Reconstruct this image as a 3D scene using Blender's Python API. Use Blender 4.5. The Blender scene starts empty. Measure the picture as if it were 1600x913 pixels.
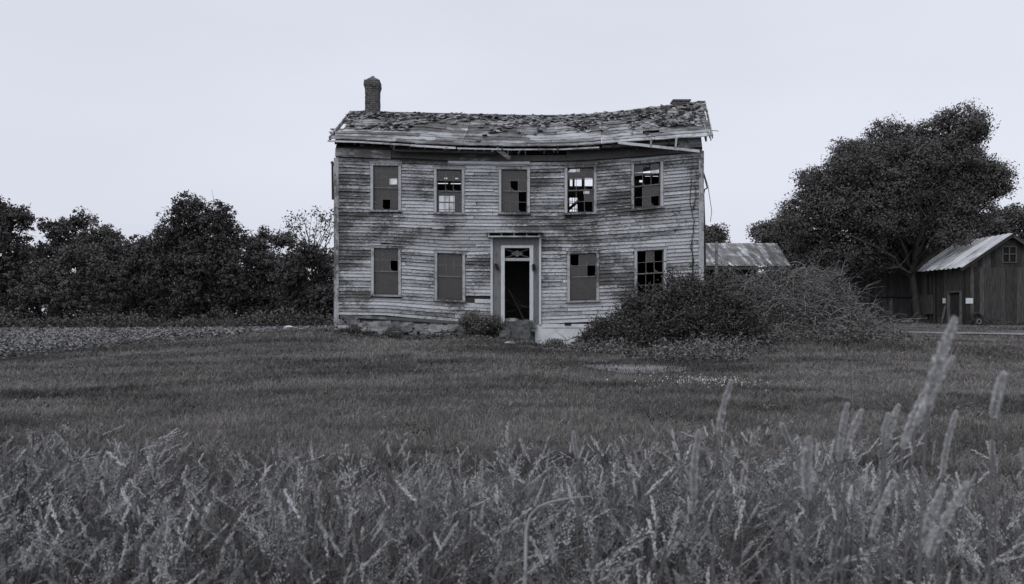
import bpy, math, random
import numpy as np
from mathutils import Vector

S = bpy.context.scene
C = S.collection
rnd = random.Random(7)
R = np.random.RandomState(11)
F = 1244.4          # focal length in pixels of the 1600 px wide photograph
HZ = 493.0          # horizon row
EYE = 1.55

# ------------------------------------------------------------------ camera
cd = bpy.data.cameras.new('camera')
cam = bpy.data.objects.new('camera', cd)
C.objects.link(cam)
cam.location = (0, 0, EYE)
cam.rotation_euler = (math.radians(90), 0, 0)
cd.sensor_width = 36
cd.lens = 28
cd.shift_y = 36.5 / 1600
cd.clip_start = 0.05
cd.clip_end = 6000
cd.dof.use_dof = True
cd.dof.focus_distance = 25.5
cd.dof.aperture_fstop = 4.2
S.camera = cam

# ------------------------------------------------------------------ world, sun, exposure
SUN_EL, SUN_AZ = math.radians(48), math.radians(215)
W = bpy.data.worlds.new('World')
S.world = W
W.use_nodes = True
nt = W.node_tree
nt.nodes.clear()
out = nt.nodes.new('ShaderNodeOutputWorld')
bg = nt.nodes.new('ShaderNodeBackground')
sky = nt.nodes.new('ShaderNodeTexSky')
sky.sky_type = 'NISHITA'
sky.sun_disc = False
sky.sun_elevation = SUN_EL
sky.sun_rotation = SUN_AZ
sky.air_density = 1.0
sky.dust_density = 3.0
bw = nt.nodes.new('ShaderNodeHueSaturation')
bw.inputs['Saturation'].default_value = 0.0
mixo = nt.nodes.new('ShaderNodeMixRGB')
mixo.inputs[0].default_value = 0.72
CLOUD = nt.nodes.new('ShaderNodeTexNoise')
CLOUD.inputs['Scale'].default_value = 1.6
CLOUD.inputs['Detail'].default_value = 3
tc = nt.nodes.new('ShaderNodeTexCoord')
mp = nt.nodes.new('ShaderNodeMapping')
mp.inputs['Scale'].default_value = (1, 1, 3.0)
cr = nt.nodes.new('ShaderNodeValToRGB')
cr.color_ramp.elements[0].position = 0.3
cr.color_ramp.elements[1].position = 0.75
cr.color_ramp.elements[0].color = (6.3, 6.3, 6.3, 1)
cr.color_ramp.elements[1].color = (7.3, 7.3, 7.3, 1)
tint = nt.nodes.new('ShaderNodeMixRGB')
tint.blend_type = 'MULTIPLY'
tint.inputs[0].default_value = 1
tint.inputs[2].default_value = (0.965, 1.0, 1.13, 1)
L = nt.links.new
L(tc.outputs['Generated'], mp.inputs['Vector'])
L(mp.outputs['Vector'], CLOUD.inputs['Vector'])
L(CLOUD.outputs['Fac'], cr.inputs['Fac'])
L(sky.outputs[0], bw.inputs['Color'])
L(bw.outputs[0], mixo.inputs[1])
L(cr.outputs[0], mixo.inputs[2])
L(mixo.outputs[0], tint.inputs[1])
L(tint.outputs[0], bg.inputs['Color'])
bg.inputs['Strength'].default_value = 0.123
L(bg.outputs[0], out.inputs[0])

sd = bpy.data.lights.new('sun', 'SUN')
sd.energy = 0.75
sd.angle = math.radians(20)
sd.color = (1, 0.985, 0.97)
sun = bpy.data.objects.new('sun', sd)
C.objects.link(sun)
# sun stands behind the camera and to its left, high, behind thin cloud
sdir = Vector((-0.55 * math.cos(SUN_EL), -0.83 * math.cos(SUN_EL), math.sin(SUN_EL)))
sun.rotation_euler = sdir.to_track_quat('Z', 'Y').to_euler()
sky.sun_rotation = math.atan2(sdir.x, sdir.y)

S.view_settings.view_transform = 'Standard'
S.view_settings.look = 'None'
S.view_settings.exposure = 0.0
S.view_settings.gamma = 1
S.render.engine = 'CYCLES'
S.render.resolution_x = 1024
S.render.resolution_y = 584
S.cycles.max_bounces = 5
S.cycles.transparent_max_bounces = 12

# ------------------------------------------------------------------ helpers
def P(px, py, Y):
    """world point seen at photograph pixel (px, py) when it stands Y metres away"""
    return np.array(np.broadcast_arrays((px - 800) / F * Y, Y, EYE - (py - HZ) / F * Y), dtype=float)


class MB:
    """collects loose geometry, builds ONE mesh object"""
    def __init__(s):
        s.v = []; s.f3 = []; s.f4 = []; s.m3 = []; s.m4 = []; s.r = []; s.n = 0; s.s3 = []; s.s4 = []

    def add(s, v, f, mat=0, r=None, smooth=False):
        v = np.asarray(v, float).reshape(-1, 3)
        f = np.asarray(f, int)
        if len(f) == 0:
            return
        if f.shape[1] == 3:
            s.f3.append(f + s.n); s.m3.append(np.full(len(f), mat)); s.s3.append(np.full(len(f), smooth))
        else:
            s.f4.append(f + s.n); s.m4.append(np.full(len(f), mat)); s.s4.append(np.full(len(f), smooth))
        s.v.append(v)
        if r is None:
            r = rnd.random()
        s.r.append(np.broadcast_to(np.asarray(r, float), (len(v),)).copy())
        s.n += len(v)

    def box(s, x0, x1, y0, y1, z0, z1, mat=0, r=None, fn=None):
        v = [(x, y, z) for x in (x0, x1) for y in (y0, y1) for z in (z0, z1)]
        if fn is not None:
            v = [fn(np.array(p)) for p in v]
        s.add(v, BOXF, mat, r)

    def beam(s, a, b, w, h, mat=0, r=None, up=(0, 0, 1), seg=1, wob=0.0):
        """rectangular bar from a to b, w across, h along 'up'"""
        a = np.array(a, float); b = np.array(b, float)
        d = b - a; ln = np.linalg.norm(d); d /= ln
        up = np.array(up, float); sd_ = np.cross(d, up); sd_ /= np.linalg.norm(sd_) + 1e-9
        u = np.cross(sd_, d)
        vs = []
        for i in range(seg + 1):
            p = a + d * ln * i / seg
            if wob and 0 < i < seg:
                p = p + u * R.uniform(-wob, wob) + sd_ * R.uniform(-wob, wob) * .3
            for (i1, i2) in ((-1, -1), (1, -1), (1, 1), (-1, 1)):
                vs.append(p + sd_ * i1 * w / 2 + u * i2 * h / 2)
        fs = []
        for i in range(seg):
            for k in range(4):
                fs.append((4 * i + k, 4 * i + (k + 1) % 4, 4 * i + 4 + (k + 1) % 4, 4 * i + 4 + k))
        fs.append((3, 2, 1, 0)); e = 4 * seg
        fs.append((e, e + 1, e + 2, e + 3))
        s.add(vs, fs, mat, r)

    def tube(s, pts, rad, n=6, mat=0, r=None):
        pts = np.asarray(pts, float)
        k = len(pts)
        rad = np.broadcast_to(np.asarray(rad, float), (k,))
        t = np.gradient(pts, axis=0)
        t /= np.linalg.norm(t, axis=1)[:, None] + 1e-9
        ref = np.array((0.31, 0.95, 0.05)) if abs(t[0][2]) > .6 else np.array((0, 0.2, 1.0))
        a = np.cross(t, ref); a /= np.linalg.norm(a, axis=1)[:, None] + 1e-9
        b = np.cross(t, a)
        th = np.arange(n) / n * 2 * math.pi
        ring = pts[:, None] + rad[:, None, None] * (np.cos(th)[None, :, None] * a[:, None] + np.sin(th)[None, :, None] * b[:, None])
        i = np.arange(k - 1)[:, None] * n; j = np.arange(n)[None]; j2 = (j + 1) % n
        f = np.stack((i + j, i + j2, i + n + j2, i + n + j), -1).reshape(-1, 4)
        s.add(ring.reshape(-1, 3), f, mat, r, True)

    def build(s, name, mats, parent=None, kind=None, label=None):
        if not isinstance(mats, (list, tuple)):
            mats = [mats]
        me = bpy.data.meshes.new(name)
        v = np.concatenate(s.v) if s.v else np.zeros((0, 3))
        if parent is not None:
            off = np.zeros(3); p = parent
            while p is not None:
                off += np.array(p.location); p = p.parent
            v = v - off
        f4 = np.concatenate(s.f4) if s.f4 else np.zeros((0, 4), int)
        f3 = np.concatenate(s.f3) if s.f3 else np.zeros((0, 3), int)
        me.vertices.add(len(v)); me.vertices.foreach_set('co', v.astype(np.float32).ravel())
        nl = f4.size + f3.size; nf = len(f4) + len(f3)
        me.loops.add(nl)
        me.loops.foreach_set('vertex_index', np.concatenate((f4.ravel(), f3.ravel())).astype(np.int32))
        me.polygons.add(nf)
        st = np.concatenate((np.arange(len(f4)) * 4, f4.size + np.arange(len(f3)) * 3)).astype(np.int32)
        me.polygons.foreach_set('loop_start', st)
        mi = np.concatenate(s.m4 + s.m3).astype(np.int32)
        me.polygons.foreach_set('material_index', mi)
        me.polygons.foreach_set('use_smooth', np.concatenate(s.s4 + s.s3).astype(bool))
        at = me.attributes.new('rnd', 'FLOAT', 'POINT')
        at.data.foreach_set('value', np.concatenate(s.r).astype(np.float32))
        for m in mats:
            me.materials.append(m)
        me.update(calc_edges=True)
        o = bpy.data.objects.new(name, me)
        C.objects.link(o)
        if parent is not None:
            o.parent = parent
        if kind: o['kind'] = kind
        if label: o['label'] = label
        return o


BOXF = [(0, 1, 3, 2), (4, 6, 7, 5), (0, 4, 5, 1), (2, 3, 7, 6), (0, 2, 6, 4), (1, 5, 7, 3)]


def thing(name, label, cat, loc, group=None):
    o = bpy.data.objects.new(name, None)
    C.objects.link(o)
    o.location = tuple(float(a) for a in loc)
    o.empty_display_size = 0.3
    o['label'] = label; o['category'] = cat
    if group: o['group'] = group
    return o


def tag(o, label, cat, group=None, kind=None):
    o['label'] = label; o['category'] = cat
    if group: o['group'] = group
    if kind: o['kind'] = kind
    return o


# smooth value noise for numpy arrays
_NT = R.rand(64, 64)
def vnoise(x, y):
    x = np.asarray(x, float); y = np.asarray(y, float)
    xi = np.floor(x).astype(int); yi = np.floor(y).astype(int)
    fx = x - xi; fy = y - yi
    fx = fx * fx * (3 - 2 * fx); fy = fy * fy * (3 - 2 * fy)
    g = lambda a, b: _NT[a % 64, b % 64]
    return (g(xi, yi) * (1 - fx) + g(xi + 1, yi) * fx) * (1 - fy) + (g(xi, yi + 1) * (1 - fx) + g(xi + 1, yi + 1) * fx) * fy
def fbm(x, y):
    return (vnoise(x, y) * .55 + vnoise(x * 2.1 + 7, y * 2.1 + 3) * .3 + vnoise(x * 4.3 + 1, y * 4.3 + 9) * .15)

# ------------------------------------------------------------------ terrain
CP = np.array([
    (0, -3, 0), (0, 0, 0), (-5, 2, 0), (5, 2, 0), (-10, 8, .1), (0, 8, .12), (9, 8, .1), (-13, 14, .22), (0, 14, .36), (13, 14, .3),
    (-13, 20, .34), (-6, 20, .62), (0, 20, .62), (6, 20, .52), (13, 20, .45), (22, 20, .35),
    (-9, 26, .85), (-5.7, 25.2, .98), (-3, 25.2, .80), (0, 25.2, .74), (1.2, 25.2, .55), (2.7, 25.2, .48), (1.8, 23.2, .52), (6, 25.2, .76), (11, 26, .74),
    (-5.7, 32, 1.1), (0, 32, 1.0), (6, 32, .9), (-13, 30, .52), (-22, 30, .2), (-13, 45, .42), (-30, 45, .05), (0, 45, .9),
    (15, 32, .74), (19, 34, .72), (24, 36, .78), (26, 41, .93), (27, 46, .97), (26, 51, 1.0), (20, 53, 1.22), (12, 50, 1.15), (40, 46, .95), (34, 30, .6),
    (-45, 95, -.12), (-20, 95, -.08), (0, 95, .3), (-80, 60, -.1), (30, 95, .8), (90, 60, .5), (60, 10, 0), (-60, 5, 0), (0, -60, 0), (0, 200, 0), (150, 150, 0), (-150, 150, 0), (-200, 0, 0), (200, 0, 0), (0, -200, 0)], float)
def _phi(r):
    return r
_n = len(CP)
_A = np.zeros((_n + 3, _n + 3))
_A[:_n, :_n] = _phi(np.hypot(CP[:, None, 0] - CP[None, :, 0], CP[:, None, 1] - CP[None, :, 1]) ** 2 + 9) ** .5
_A[:_n, _n] = 1; _A[:_n, _n + 1:] = CP[:, :2]; _A[_n, :_n] = 1; _A[_n + 1:, :_n] = CP[:, :2].T
_w = np.linalg.solve(_A, np.concatenate((CP[:, 2], (0, 0, 0))))
def H(x, y):
    x = np.asarray(x, float); y = np.asarray(y, float)
    sh = x.shape; x = x.ravel(); y = y.ravel()
    o = np.zeros(len(x))
    for a in range(0, len(x), 20000):
        xs = x[a:a + 20000]; ys = y[a:a + 20000]
        d = np.sqrt((xs[:, None] - CP[None, :, 0]) ** 2 + (ys[:, None] - CP[None, :, 1]) ** 2 + 9)
        o[a:a + 20000] = d @ _w[:_n] + _w[_n] + _w[_n + 1] * xs + _w[_n + 2] * ys
    rr = np.hypot(x, y)
    fade = np.clip((220 - rr) / 80, 0, 1)
    o = np.clip(o, -1, 2.0) * fade
    o += (fbm(x * .9, y * .9) - .5) * .07 * np.clip((rr - 1) / 5, 0, 1) * np.clip((120 - rr) / 60, 0, 1)
    return o.reshape(sh)
def h1(x, y):
    return float(H(np.array([x]), np.array([y]))[0])

# ------------------------------------------------------------------ materials
def g(v, warm=0.0):
    """near-neutral toned grey; warm > 0 leans to sepia, < 0 to blue"""
    return (v * (1 + warm), v, v * (1 - warm), 1)

def base(name, rough=.9, spec=.15):
    m = bpy.data.materials.new(name); m.use_nodes = True
    b = m.node_tree.nodes['Principled BSDF']
    b.inputs['Roughness'].default_value = rough
    b.inputs['Specular IOR Level'].default_value = spec
    return m, m.node_tree, b

def noise(t, scale=(1, 1, 1), s=5, detail=6, rough=.6, dist=0.0, off=(0, 0, 0)):
    tc = t.nodes.new('ShaderNodeTexCoord'); mp = t.nodes.new('ShaderNodeMapping'); n = t.nodes.new('ShaderNodeTexNoise')
    mp.inputs['Scale'].default_value = scale
    mp.inputs['Location'].default_value = off
    n.inputs['Scale'].default_value = s; n.inputs['Detail'].default_value = detail
    n.inputs['Roughness'].default_value = rough; n.inputs['Distortion'].default_value = dist
    t.links.new(tc.outputs['Object'], mp.inputs['Vector']); t.links.new(mp.outputs['Vector'], n.inputs['Vector'])
    return n.outputs['Fac']
def ramp(t, fac, stops):
    r = t.nodes.new('ShaderNodeValToRGB')
    e = r.color_ramp.elements
    while len(e) < len(stops): e.new(.5)
    for i, (p, c) in enumerate(stops):
        e[i].position = p; e[i].color = c
    t.links.new(fac, r.inputs['Fac'])
    return r.outputs['Color']
def mix(t, fac, a, b, mode='MIX'):
    m = t.nodes.new('ShaderNodeMixRGB'); m.blend_type = mode
    for i, q in enumerate((fac, a, b)):
        if hasattr(q, 'links'): t.links.new(q, m.inputs[i])
        else: m.inputs[i].default_value = q
    return m.outputs[0]
def math_(t, op, a, b=0.0):
    m = t.nodes.new('ShaderNodeMath'); m.operation = op
    for i, q in enumerate((a, b)):
        if hasattr(q, 'links'): t.links.new(q, m.inputs[i])
        else: m.inputs[i].default_value = q
    return m.outputs[0]
def attr(t):
    a = t.nodes.new('ShaderNodeAttribute'); a.attribute_name = 'rnd'
    return a.outputs['Fac']
def bump(t, b, h, strength=.4, dist=.02):
    n = t.nodes.new('ShaderNodeBump'); n.inputs['Strength'].default_value = strength; n.inputs['Distance'].default_value = dist
    t.links.new(h, n.inputs['Height']); t.links.new(n.outputs[0], b.inputs['Normal'])

def mottled(name, c1, c2, scale=(1, 1, 1), s=5, lo=.3, hi=.7, vary=.5, rough=.9, spec=.12, bmp=.3, bd=.02, detail=6):
    m, t, b = base(name, rough, spec)
    n = noise(t, scale, s, detail)
    col = ramp(t, n, [(lo, c1), (hi, c2)])
    v = ramp(t, attr(t), [(0, g(1 - vary)), (1, g(1 + vary * .6))])
    col = mix(t, 1, col, v, 'MULTIPLY')
    t.links.new(col, b.inputs['Base Color'])
    if bmp: bump(t, b, n, bmp, bd)
    return m

def peeling(name, wood=(.06, .17), paint=(.38, .62), cover=.5, streak=(1.2, 1.2, 16), fine=(3, 3, 60), big=.35, bv=.22):
    """weathered wood with flaking old white paint, streaked along the boards"""
    m, t, b = base(name, .85, .15)
    n1 = noise(t, streak, 2.2, 7, .65, .3)
    n2 = noise(t, fine, 2.0, 5, .6)
    n3 = noise(t, (big, big, big * 1.6), 1.9, 4, .6, off=(3, 5, 1))
    n4 = noise(t, (1, 1, 1), 26, 5, .7)
    w = ramp(t, n2, [(.25, g(wood[0], .03)), (.75, g(wood[1], .02))])
    p = ramp(t, n2, [(.3, g(paint[0], -.02)), (.62, g(paint[1], -.02))])
    f = math_(t, 'ADD', math_(t, 'MULTIPLY', n1, 1.0), math_(t, 'MULTIPLY', n3, 1.25))
    f = math_(t, 'ADD', f, math_(t, 'MULTIPLY', attr(t), bv))
    f = math_(t, 'ADD', f, math_(t, 'MULTIPLY', n4, .40))
    c = 1.415 + (.5 - cover) * .8 - (.22 - bv) * .5
    k = ramp(t, f, [((c - .10) / 2, (0, 0, 0, 1)), ((c + .12) / 2, (1, 1, 1, 1))])
    # ramp input is halved so that it stays inside 0..1
    r = k.node; t.links.new(math_(t, 'MULTIPLY', f, .5), r.inputs['Fac'])
    col = mix(t, k, w, p)
    v = ramp(t, attr(t), [(0, g(.70)), (1, g(1.18))])
    col = mix(t, 1, col, v, 'MULTIPLY')
    t.links.new(col, b.inputs['Base Color'])
    bump(t, b, math_(t, 'ADD', n2, math_(t, 'MULTIPLY', n1, .5)), .5, .01)
    return m

M = {}
M['ground'] = None
M['siding'] = peeling('peeling_clapboard', wood=(.05, .15), paint=(.28, .58), cover=.49, streak=(4.2, 4.2, 30), fine=(7, 7, 100), bv=.11)
M['casing'] = peeling('peeling_casing', wood=(.08, .18), paint=(.30, .50), cover=.58, streak=(6, 6, 3), fine=(30, 30, 3))
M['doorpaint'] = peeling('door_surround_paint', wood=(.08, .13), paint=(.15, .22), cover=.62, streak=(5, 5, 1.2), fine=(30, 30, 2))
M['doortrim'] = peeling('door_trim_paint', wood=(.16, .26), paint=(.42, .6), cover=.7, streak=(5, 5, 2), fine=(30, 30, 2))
M['frieze'] = peeling('frieze_board', wood=(.08, .18), paint=(.3, .5), cover=.22, streak=(1.5, 1.5, 5), fine=(3, 3, 40))
M['eaveboard'] = peeling('eave_board', wood=(.14, .26), paint=(.4, .6), cover=.55, streak=(1.5, 1.5, 6), fine=(3, 3, 40))
M['roofboard'] = peeling('roof_board', wood=(.08, .20), paint=(.30, .50), cover=.48, streak=(1.3, 5, 5), fine=(3, 22, 22), big=.5)
M['shingle'] = mottled('old_shingle', g(.09, .03), g(.40, .0), s=9, lo=.25, hi=.75, vary=.7)
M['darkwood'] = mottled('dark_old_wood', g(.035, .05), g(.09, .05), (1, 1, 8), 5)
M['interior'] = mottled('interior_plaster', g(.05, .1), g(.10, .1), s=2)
M['sash'] = mottled('sash_wood', g(.09, .03), g(.22, .03), s=12)
M['brick'] = None
M['stone'] = mottled('foundation_stone', g(.09, .02), g(.34, .0), s=4, lo=.35, hi=.62, bmp=.7, bd=.04, vary=.4)
M['darkstone'] = mottled('doorstep_stone', g(.05, .02), g(.17, .0), s=6, lo=.3, hi=.7, bmp=.7, bd=.04)
M['render'] = mottled('painted_concrete', g(.52, -.02), g(.74, -.02), s=4, lo=.2, hi=.6, vary=.1, bmp=.2)
M['black'] = mottled('black_metal', g(.015), g(.03), s=10, rough=.6)
M['cable'] = mottled('cable_rubber', g(.05), g(.1), s=10)
M['palewire'] = mottled('pale_wire', g(.3), g(.4), s=10)

m, t, b = base('brick', .95, .1)
br = t.nodes.new('ShaderNodeTexBrick'); tcn = t.nodes.new('ShaderNodeTexCoord'); mpn = t.nodes.new('ShaderNodeMapping')
mpn.inputs['Rotation'].default_value = (math.radians(90), 0, 0)
br.inputs['Scale'].default_value = 1; br.inputs['Brick Width'].default_value = .21; br.inputs['Row Height'].default_value = .075
br.inputs['Mortar Size'].default_value = .009
br.inputs['Color1'].default_value = g(.055, .08); br.inputs['Color2'].default_value = g(.10, .06); br.inputs['Mortar'].default_value = g(.17, 0)
t.links.new(tcn.outputs['Object'], mpn.inputs[0]); t.links.new(mpn.outputs[0], br.inputs[0])
nn = noise(t, (1, 1, 1), 9)
col = mix(t, 1, br.outputs['Color'], ramp(t, nn, [(.3, g(.5)), (.7, g(1.4))]), 'MULTIPLY')
t.links.new(col, b.inputs['Base Color']); bump(t, b, br.outputs['Fac'], -.6, .012)
M['brick'] = m

# old dusty window glass: mostly clear, a faint mirror, a film of dirt
m, t, b = base('dusty_glass')
t.nodes.clear()
o_ = t.nodes.new('ShaderNodeOutputMaterial'); tr = t.nodes.new('ShaderNodeBsdfTransparent'); gl = t.nodes.new('ShaderNodeBsdfGlossy')
df = t.nodes.new('ShaderNodeBsdfDiffuse'); df.inputs['Color'].default_value = g(.095, .14)
gl.inputs['Roughness'].default_value = .12
fr = t.nodes.new('ShaderNodeFresnel'); fr.inputs['IOR'].default_value = 1.5
m1 = t.nodes.new('ShaderNodeMixShader'); m2 = t.nodes.new('ShaderNodeMixShader')
nd = noise(t, (1, 1, 1), 5)
kd = ramp(t, nd, [(.3, g(.18)), (.75, g(.45))])
kd = mix(t, 1, kd, ramp(t, attr(t), [(0, g(.75)), (1, g(1.3))]), 'MULTIPLY')
t.links.new(kd, m1.inputs[0]); t.links.new(tr.outputs[0], m1.inputs[1]); t.links.new(df.outputs[0], m1.inputs[2])
t.links.new(fr.outputs[0], m2.inputs[0]); t.links.new(m1.outputs[0], m2.inputs[1]); t.links.new(gl.outputs[0], m2.inputs[2])
t.links.new(m2.outputs[0], o_.inputs[0])
M['glass'] = m

def leafmat(name, v, vary=.5, rough=.55, spec=.25, warm=.06, trans=.0):
    m, t, b = base(name, rough, spec)
    c = ramp(t, attr(t), [(0, g(v * (1 - vary), warm)), (1, g(v * (1 + vary), warm))])
    t.links.new(c, b.inputs['Base Color'])
    return m
M['leaf_dark'] = leafmat('dark_tree_leaves', .055, .6)
M['leaf_mid'] = leafmat('tree_leaves', .085, .6)
M['leaf_pale'] = leafmat('pale_tree_leaves', .085, .5)
M['leaf_brush'] = leafmat('brush_leaves', .068, .6)
M['leaf_thicket'] = leafmat('thicket_leaves', .125, .6)
M['leaf_soy'] = leafmat('soy_leaves', .16, .65, .45, .4, .02)
M['leaf_litter'] = leafmat('litter_leaves', .13, .7, .7, .2, .03)
M['bark'] = mottled('bark', g(.03, .05), g(.085, .03), (3, 3, .7), 7)
M['twig'] = mottled('pale_twig', g(.16, .02), g(.36, .0), s=8)
M['grass'] = leafmat('lawn_grass', .132, .8, .6, .25, .07)
M['blade'] = leafmat('meadow_blades', .08, .75, .55, .3, .07)
M['stem'] = leafmat('meadow_stems', .15, .5, .6, .2, .0)
M['head'] = leafmat('seed_heads', .37, .65, .75, .15, .0)
M['big_head'] = leafmat('tall_seed_heads', .52, .4, .75, .15, .0)
M['barnwood'] = mottled('barn_boards', g(.025, .06), g(.105, .04), (9, 9, .7), 3, vary=.65, lo=.3, hi=.75, bmp=.5)
M['barnwood_pale'] = mottled('pale_barn_boards', g(.06, .04), g(.16, .02), (9, 9, .8), 3, vary=.4)
M['paper'] = mottled('white_notice', g(.62, -.03), g(.75, -.03), s=3, vary=.05)
M['rubber'] = mottled('tyre_rubber', g(.02), g(.045), s=14, rough=.75)
M['rim'] = mottled('rim_metal', g(.16), g(.28), s=14, rough=.6)
M['gravel'] = mottled('gravel', g(.24), g(.42), s=30, vary=.2, lo=.3, hi=.7)
M['dirt'] = mottled('dry_dirt', g(.13), g(.30), s=14, vary=.2, lo=.3, hi=.7)
M['flower'] = leafmat('clover_heads', .6, .2, .8)
M['straw'] = leafmat('pale_straw', .33, .5, .8)

# corrugated metal roofs: rust streaks running down the sheets
def metalroof(name, c1, c2, scale, lo, hi):
    m, t, b = base(name, .6, .3)
    n1 = noise(t, scale, 1.4, 5, .6)
    n2 = noise(t, (1, 1, 1), 1.1, 4, .6)
    f = math_(t, 'ADD', math_(t, 'MULTIPLY', n1, .6), math_(t, 'MULTIPLY', n2, .4))
    c = ramp(t, f, [(lo, c1), ((lo + hi) / 2, g((c1[1] * 1.6 + c2[1] * .4) / 2)), (hi, c2)])
    v = ramp(t, attr(t), [(0, g(.7)), (1, g(1.2))])
    t.links.new(mix(t, 1, c, v, 'MULTIPLY'), b.inputs['Base Color'])
    return m
M['rustroof'] = metalroof('rusty_sheet_roof', g(.09, .04), g(.62, -.02), (3.0, .25, .25), .42, .62)
M['barnroof'] = metalroof('pale_sheet_roof', g(.25), g(.80, -.02), (.4, 3.5, .4), .30, .50)

# ground
m, t, b = base('meadow_ground', 1, .05)
n1 = noise(t, (1, 1, 1), 14, 8, .7); n2 = noise(t, (1, 1, 1), .35, 4)
c = ramp(t, n1, [(.3, g(.05, .04)), (.7, g(.12, .02))])
c = mix(t, 1, c, ramp(t, n2, [(.3, g(.75)), (.7, g(1.2))]), 'MULTIPLY')
t.links.new(c, b.inputs['Base Color']); bump(t, b, n1, .6, .05)
M['ground'] = m

# ------------------------------------------------------------------ ground sheet
def axis(n, near, far):
    u = np.linspace(-1, 1, n)
    return np.sign(u) * (np.abs(u) * near + np.abs(u) ** 7 * (far - near))
xs = axis(341, 45, 3000); ys = axis(341, 45, 3000) + 20
gx, gy = np.meshgrid(xs, ys, indexing='ij')
gz = H(gx, gy)
mb = MB()
nx, ny = gx.shape
i, j = np.meshgrid(np.arange(nx - 1), np.arange(ny - 1), indexing='ij')
a = i * ny + j
mb.add(np.stack((gx, gy, gz), -1), np.stack((a, a + ny, a + ny + 1, a + 1), -1).reshape(-1, 4), 0, .5, True)
mb.build('ground', M['ground'], kind='structure')

def strip(name, pts, widths, mt, lift=.012):
    """flat ribbon laid on the ground; pts = centre line (x, y)"""
    pts = np.array(pts, float)
    tt = np.linspace(0, 1, len(pts)); T = np.linspace(0, 1, 60)
    cx = np.interp(T, tt, pts[:, 0]); cy = np.interp(T, tt, pts[:, 1]); w = np.interp(T, tt, widths)
    dx = np.gradient(cx); dy = np.gradient(cy); l = np.hypot(dx, dy); nx_ = -dy / l; ny_ = dx / l
    mb = MB(); K = 7; V = []
    for k in range(K):
        o = (k / (K - 1) - .5) * w * (1 + .35 * (vnoise(T * 25, np.full(60, k * 3.0)) - .5))
        X = cx + nx_ * o; Y = cy + ny_ * o
        V.append(np.stack((X, Y, H(X, Y) + lift), -1))
    V = np.array(V)
    fs = [(k * 60 + q, k * 60 + q + 1, (k + 1) * 60 + q + 1, (k + 1) * 60 + q) for k in range(K - 1) for q in range(59)]
    mb.add(V, fs, 0, .5, True)
    return mb.build(name, mt, kind='structure')
strip('track', [(14.5, 36.5), (18, 35.6), (22, 34.6), (26, 33.6), (34, 32), (45, 30)], [2.4, 2.2, 1.6, 1.3, 1.3, 1.3], M['dirt'], .02)
strip('path', [(18.5, 34.9), (22, 33.7), (26, 32.6), (34, 31), (45, 29)], [.08, .3, .45, .5, .5], M['gravel'], .05)
strip('bare_soil', [(1.5, 16.9), (2.1, 16.7), (2.6, 16.4), (3.1, 16.5), (3.7, 16.6)], [.3, 1.3, 1.7, 1.5, .4], M['dirt'], .012)

# ------------------------------------------------------------------ foliage helpers
def leaf_quads(cen, size, flat=.0, aspect=.55, rs=R, out=None):
    """one small rhombus per centre; flat=1 keeps them level"""
    n = len(cen)
    size = np.broadcast_to(np.asarray(size, float), (n,)) * rs.uniform(.65, 1.35, n)
    a = rs.normal(size=(n, 3)); a[:, 2] *= (1 - flat * .8)
    a /= np.linalg.norm(a, axis=1)[:, None]
    nn = rs.normal(size=(n, 3)); nn[:, 2] += flat * 3.0
    if out is not None: nn = nn * .55 + out * 1.6
    b = np.cross(nn, a); b /= np.linalg.norm(b, axis=1)[:, None] + 1e-9
    A = a * size[:, None] * .5; B = b * (size * aspect)[:, None] * .5
    v = np.stack((cen - A, cen + B - A * .15, cen + A, cen - B - A * .15), 1)
    f = np.arange(n * 4).reshape(n, 4)
    return v.reshape(-1, 3), f

def crown_points(lobes, n, clump=.55, per=26, rs=R, shell=.55):
    """leaf positions in clumps spread through ellipsoidal lobes (c, r)"""
    vol = np.array([l[1][0] * l[1][2] for l in lobes]); pr = vol / vol.sum()
    nc = n // per
    li = rs.choice(len(lobes), nc, p=pr)
    c = np.array([lobes[k][0] for k in li]); r = np.array([lobes[k][1] for k in li])
    d = rs.normal(size=(nc, 3)); d /= np.linalg.norm(d, axis=1)[:, None]
    rad = rs.uniform(0, 1, nc) ** .35
    rad = np.where(rs.rand(nc) < shell, rs.uniform(.85, 1.05, nc), rad)
    cc = c + d * r * rad[:, None]
    cl = clump * rs.uniform(.5, 1.4, nc)
    tone = rs.rand(nc)
    off = np.clip(rs.normal(size=(nc, per, 3)), -1.7, 1.7) * cl[:, None, None] * .5
    off[..., 2] *= .7
    global OUT
    OUT = off / (np.linalg.norm(off, axis=2)[..., None] + 1e-6) + d[:, None] * .5 + np.array((0, 0, .35))
    OUT = OUT.reshape(-1, 3)
    pts = (cc[:, None] + off).reshape(-1, 3)
    tn = (np.repeat(tone, per) * .6 + rs.rand(nc * per) * .4)
    return pts, tn, cc

def branch(mb, a, b, r0, r1, bend=.12, n=7, sides=6, rs=R):
    a = np.array(a, float); b = np.array(b, float)
    t = np.linspace(0, 1, n)[:, None]
    L_ = np.linalg.norm(b - a)
    p = a + (b - a) * t
    w = rs.normal(size=(1, 3)) * bend * L_ * .5; w[0, 2] = abs(w[0, 2]) * .6
    p = p + np.sin(t * math.pi) * w + rs.normal(size=(n, 3)) * .012 * L_ * (t > 0) * (t < 1)
    mb.tube(p, np.linspace(r0, r1, n), sides)
    return p

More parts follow.
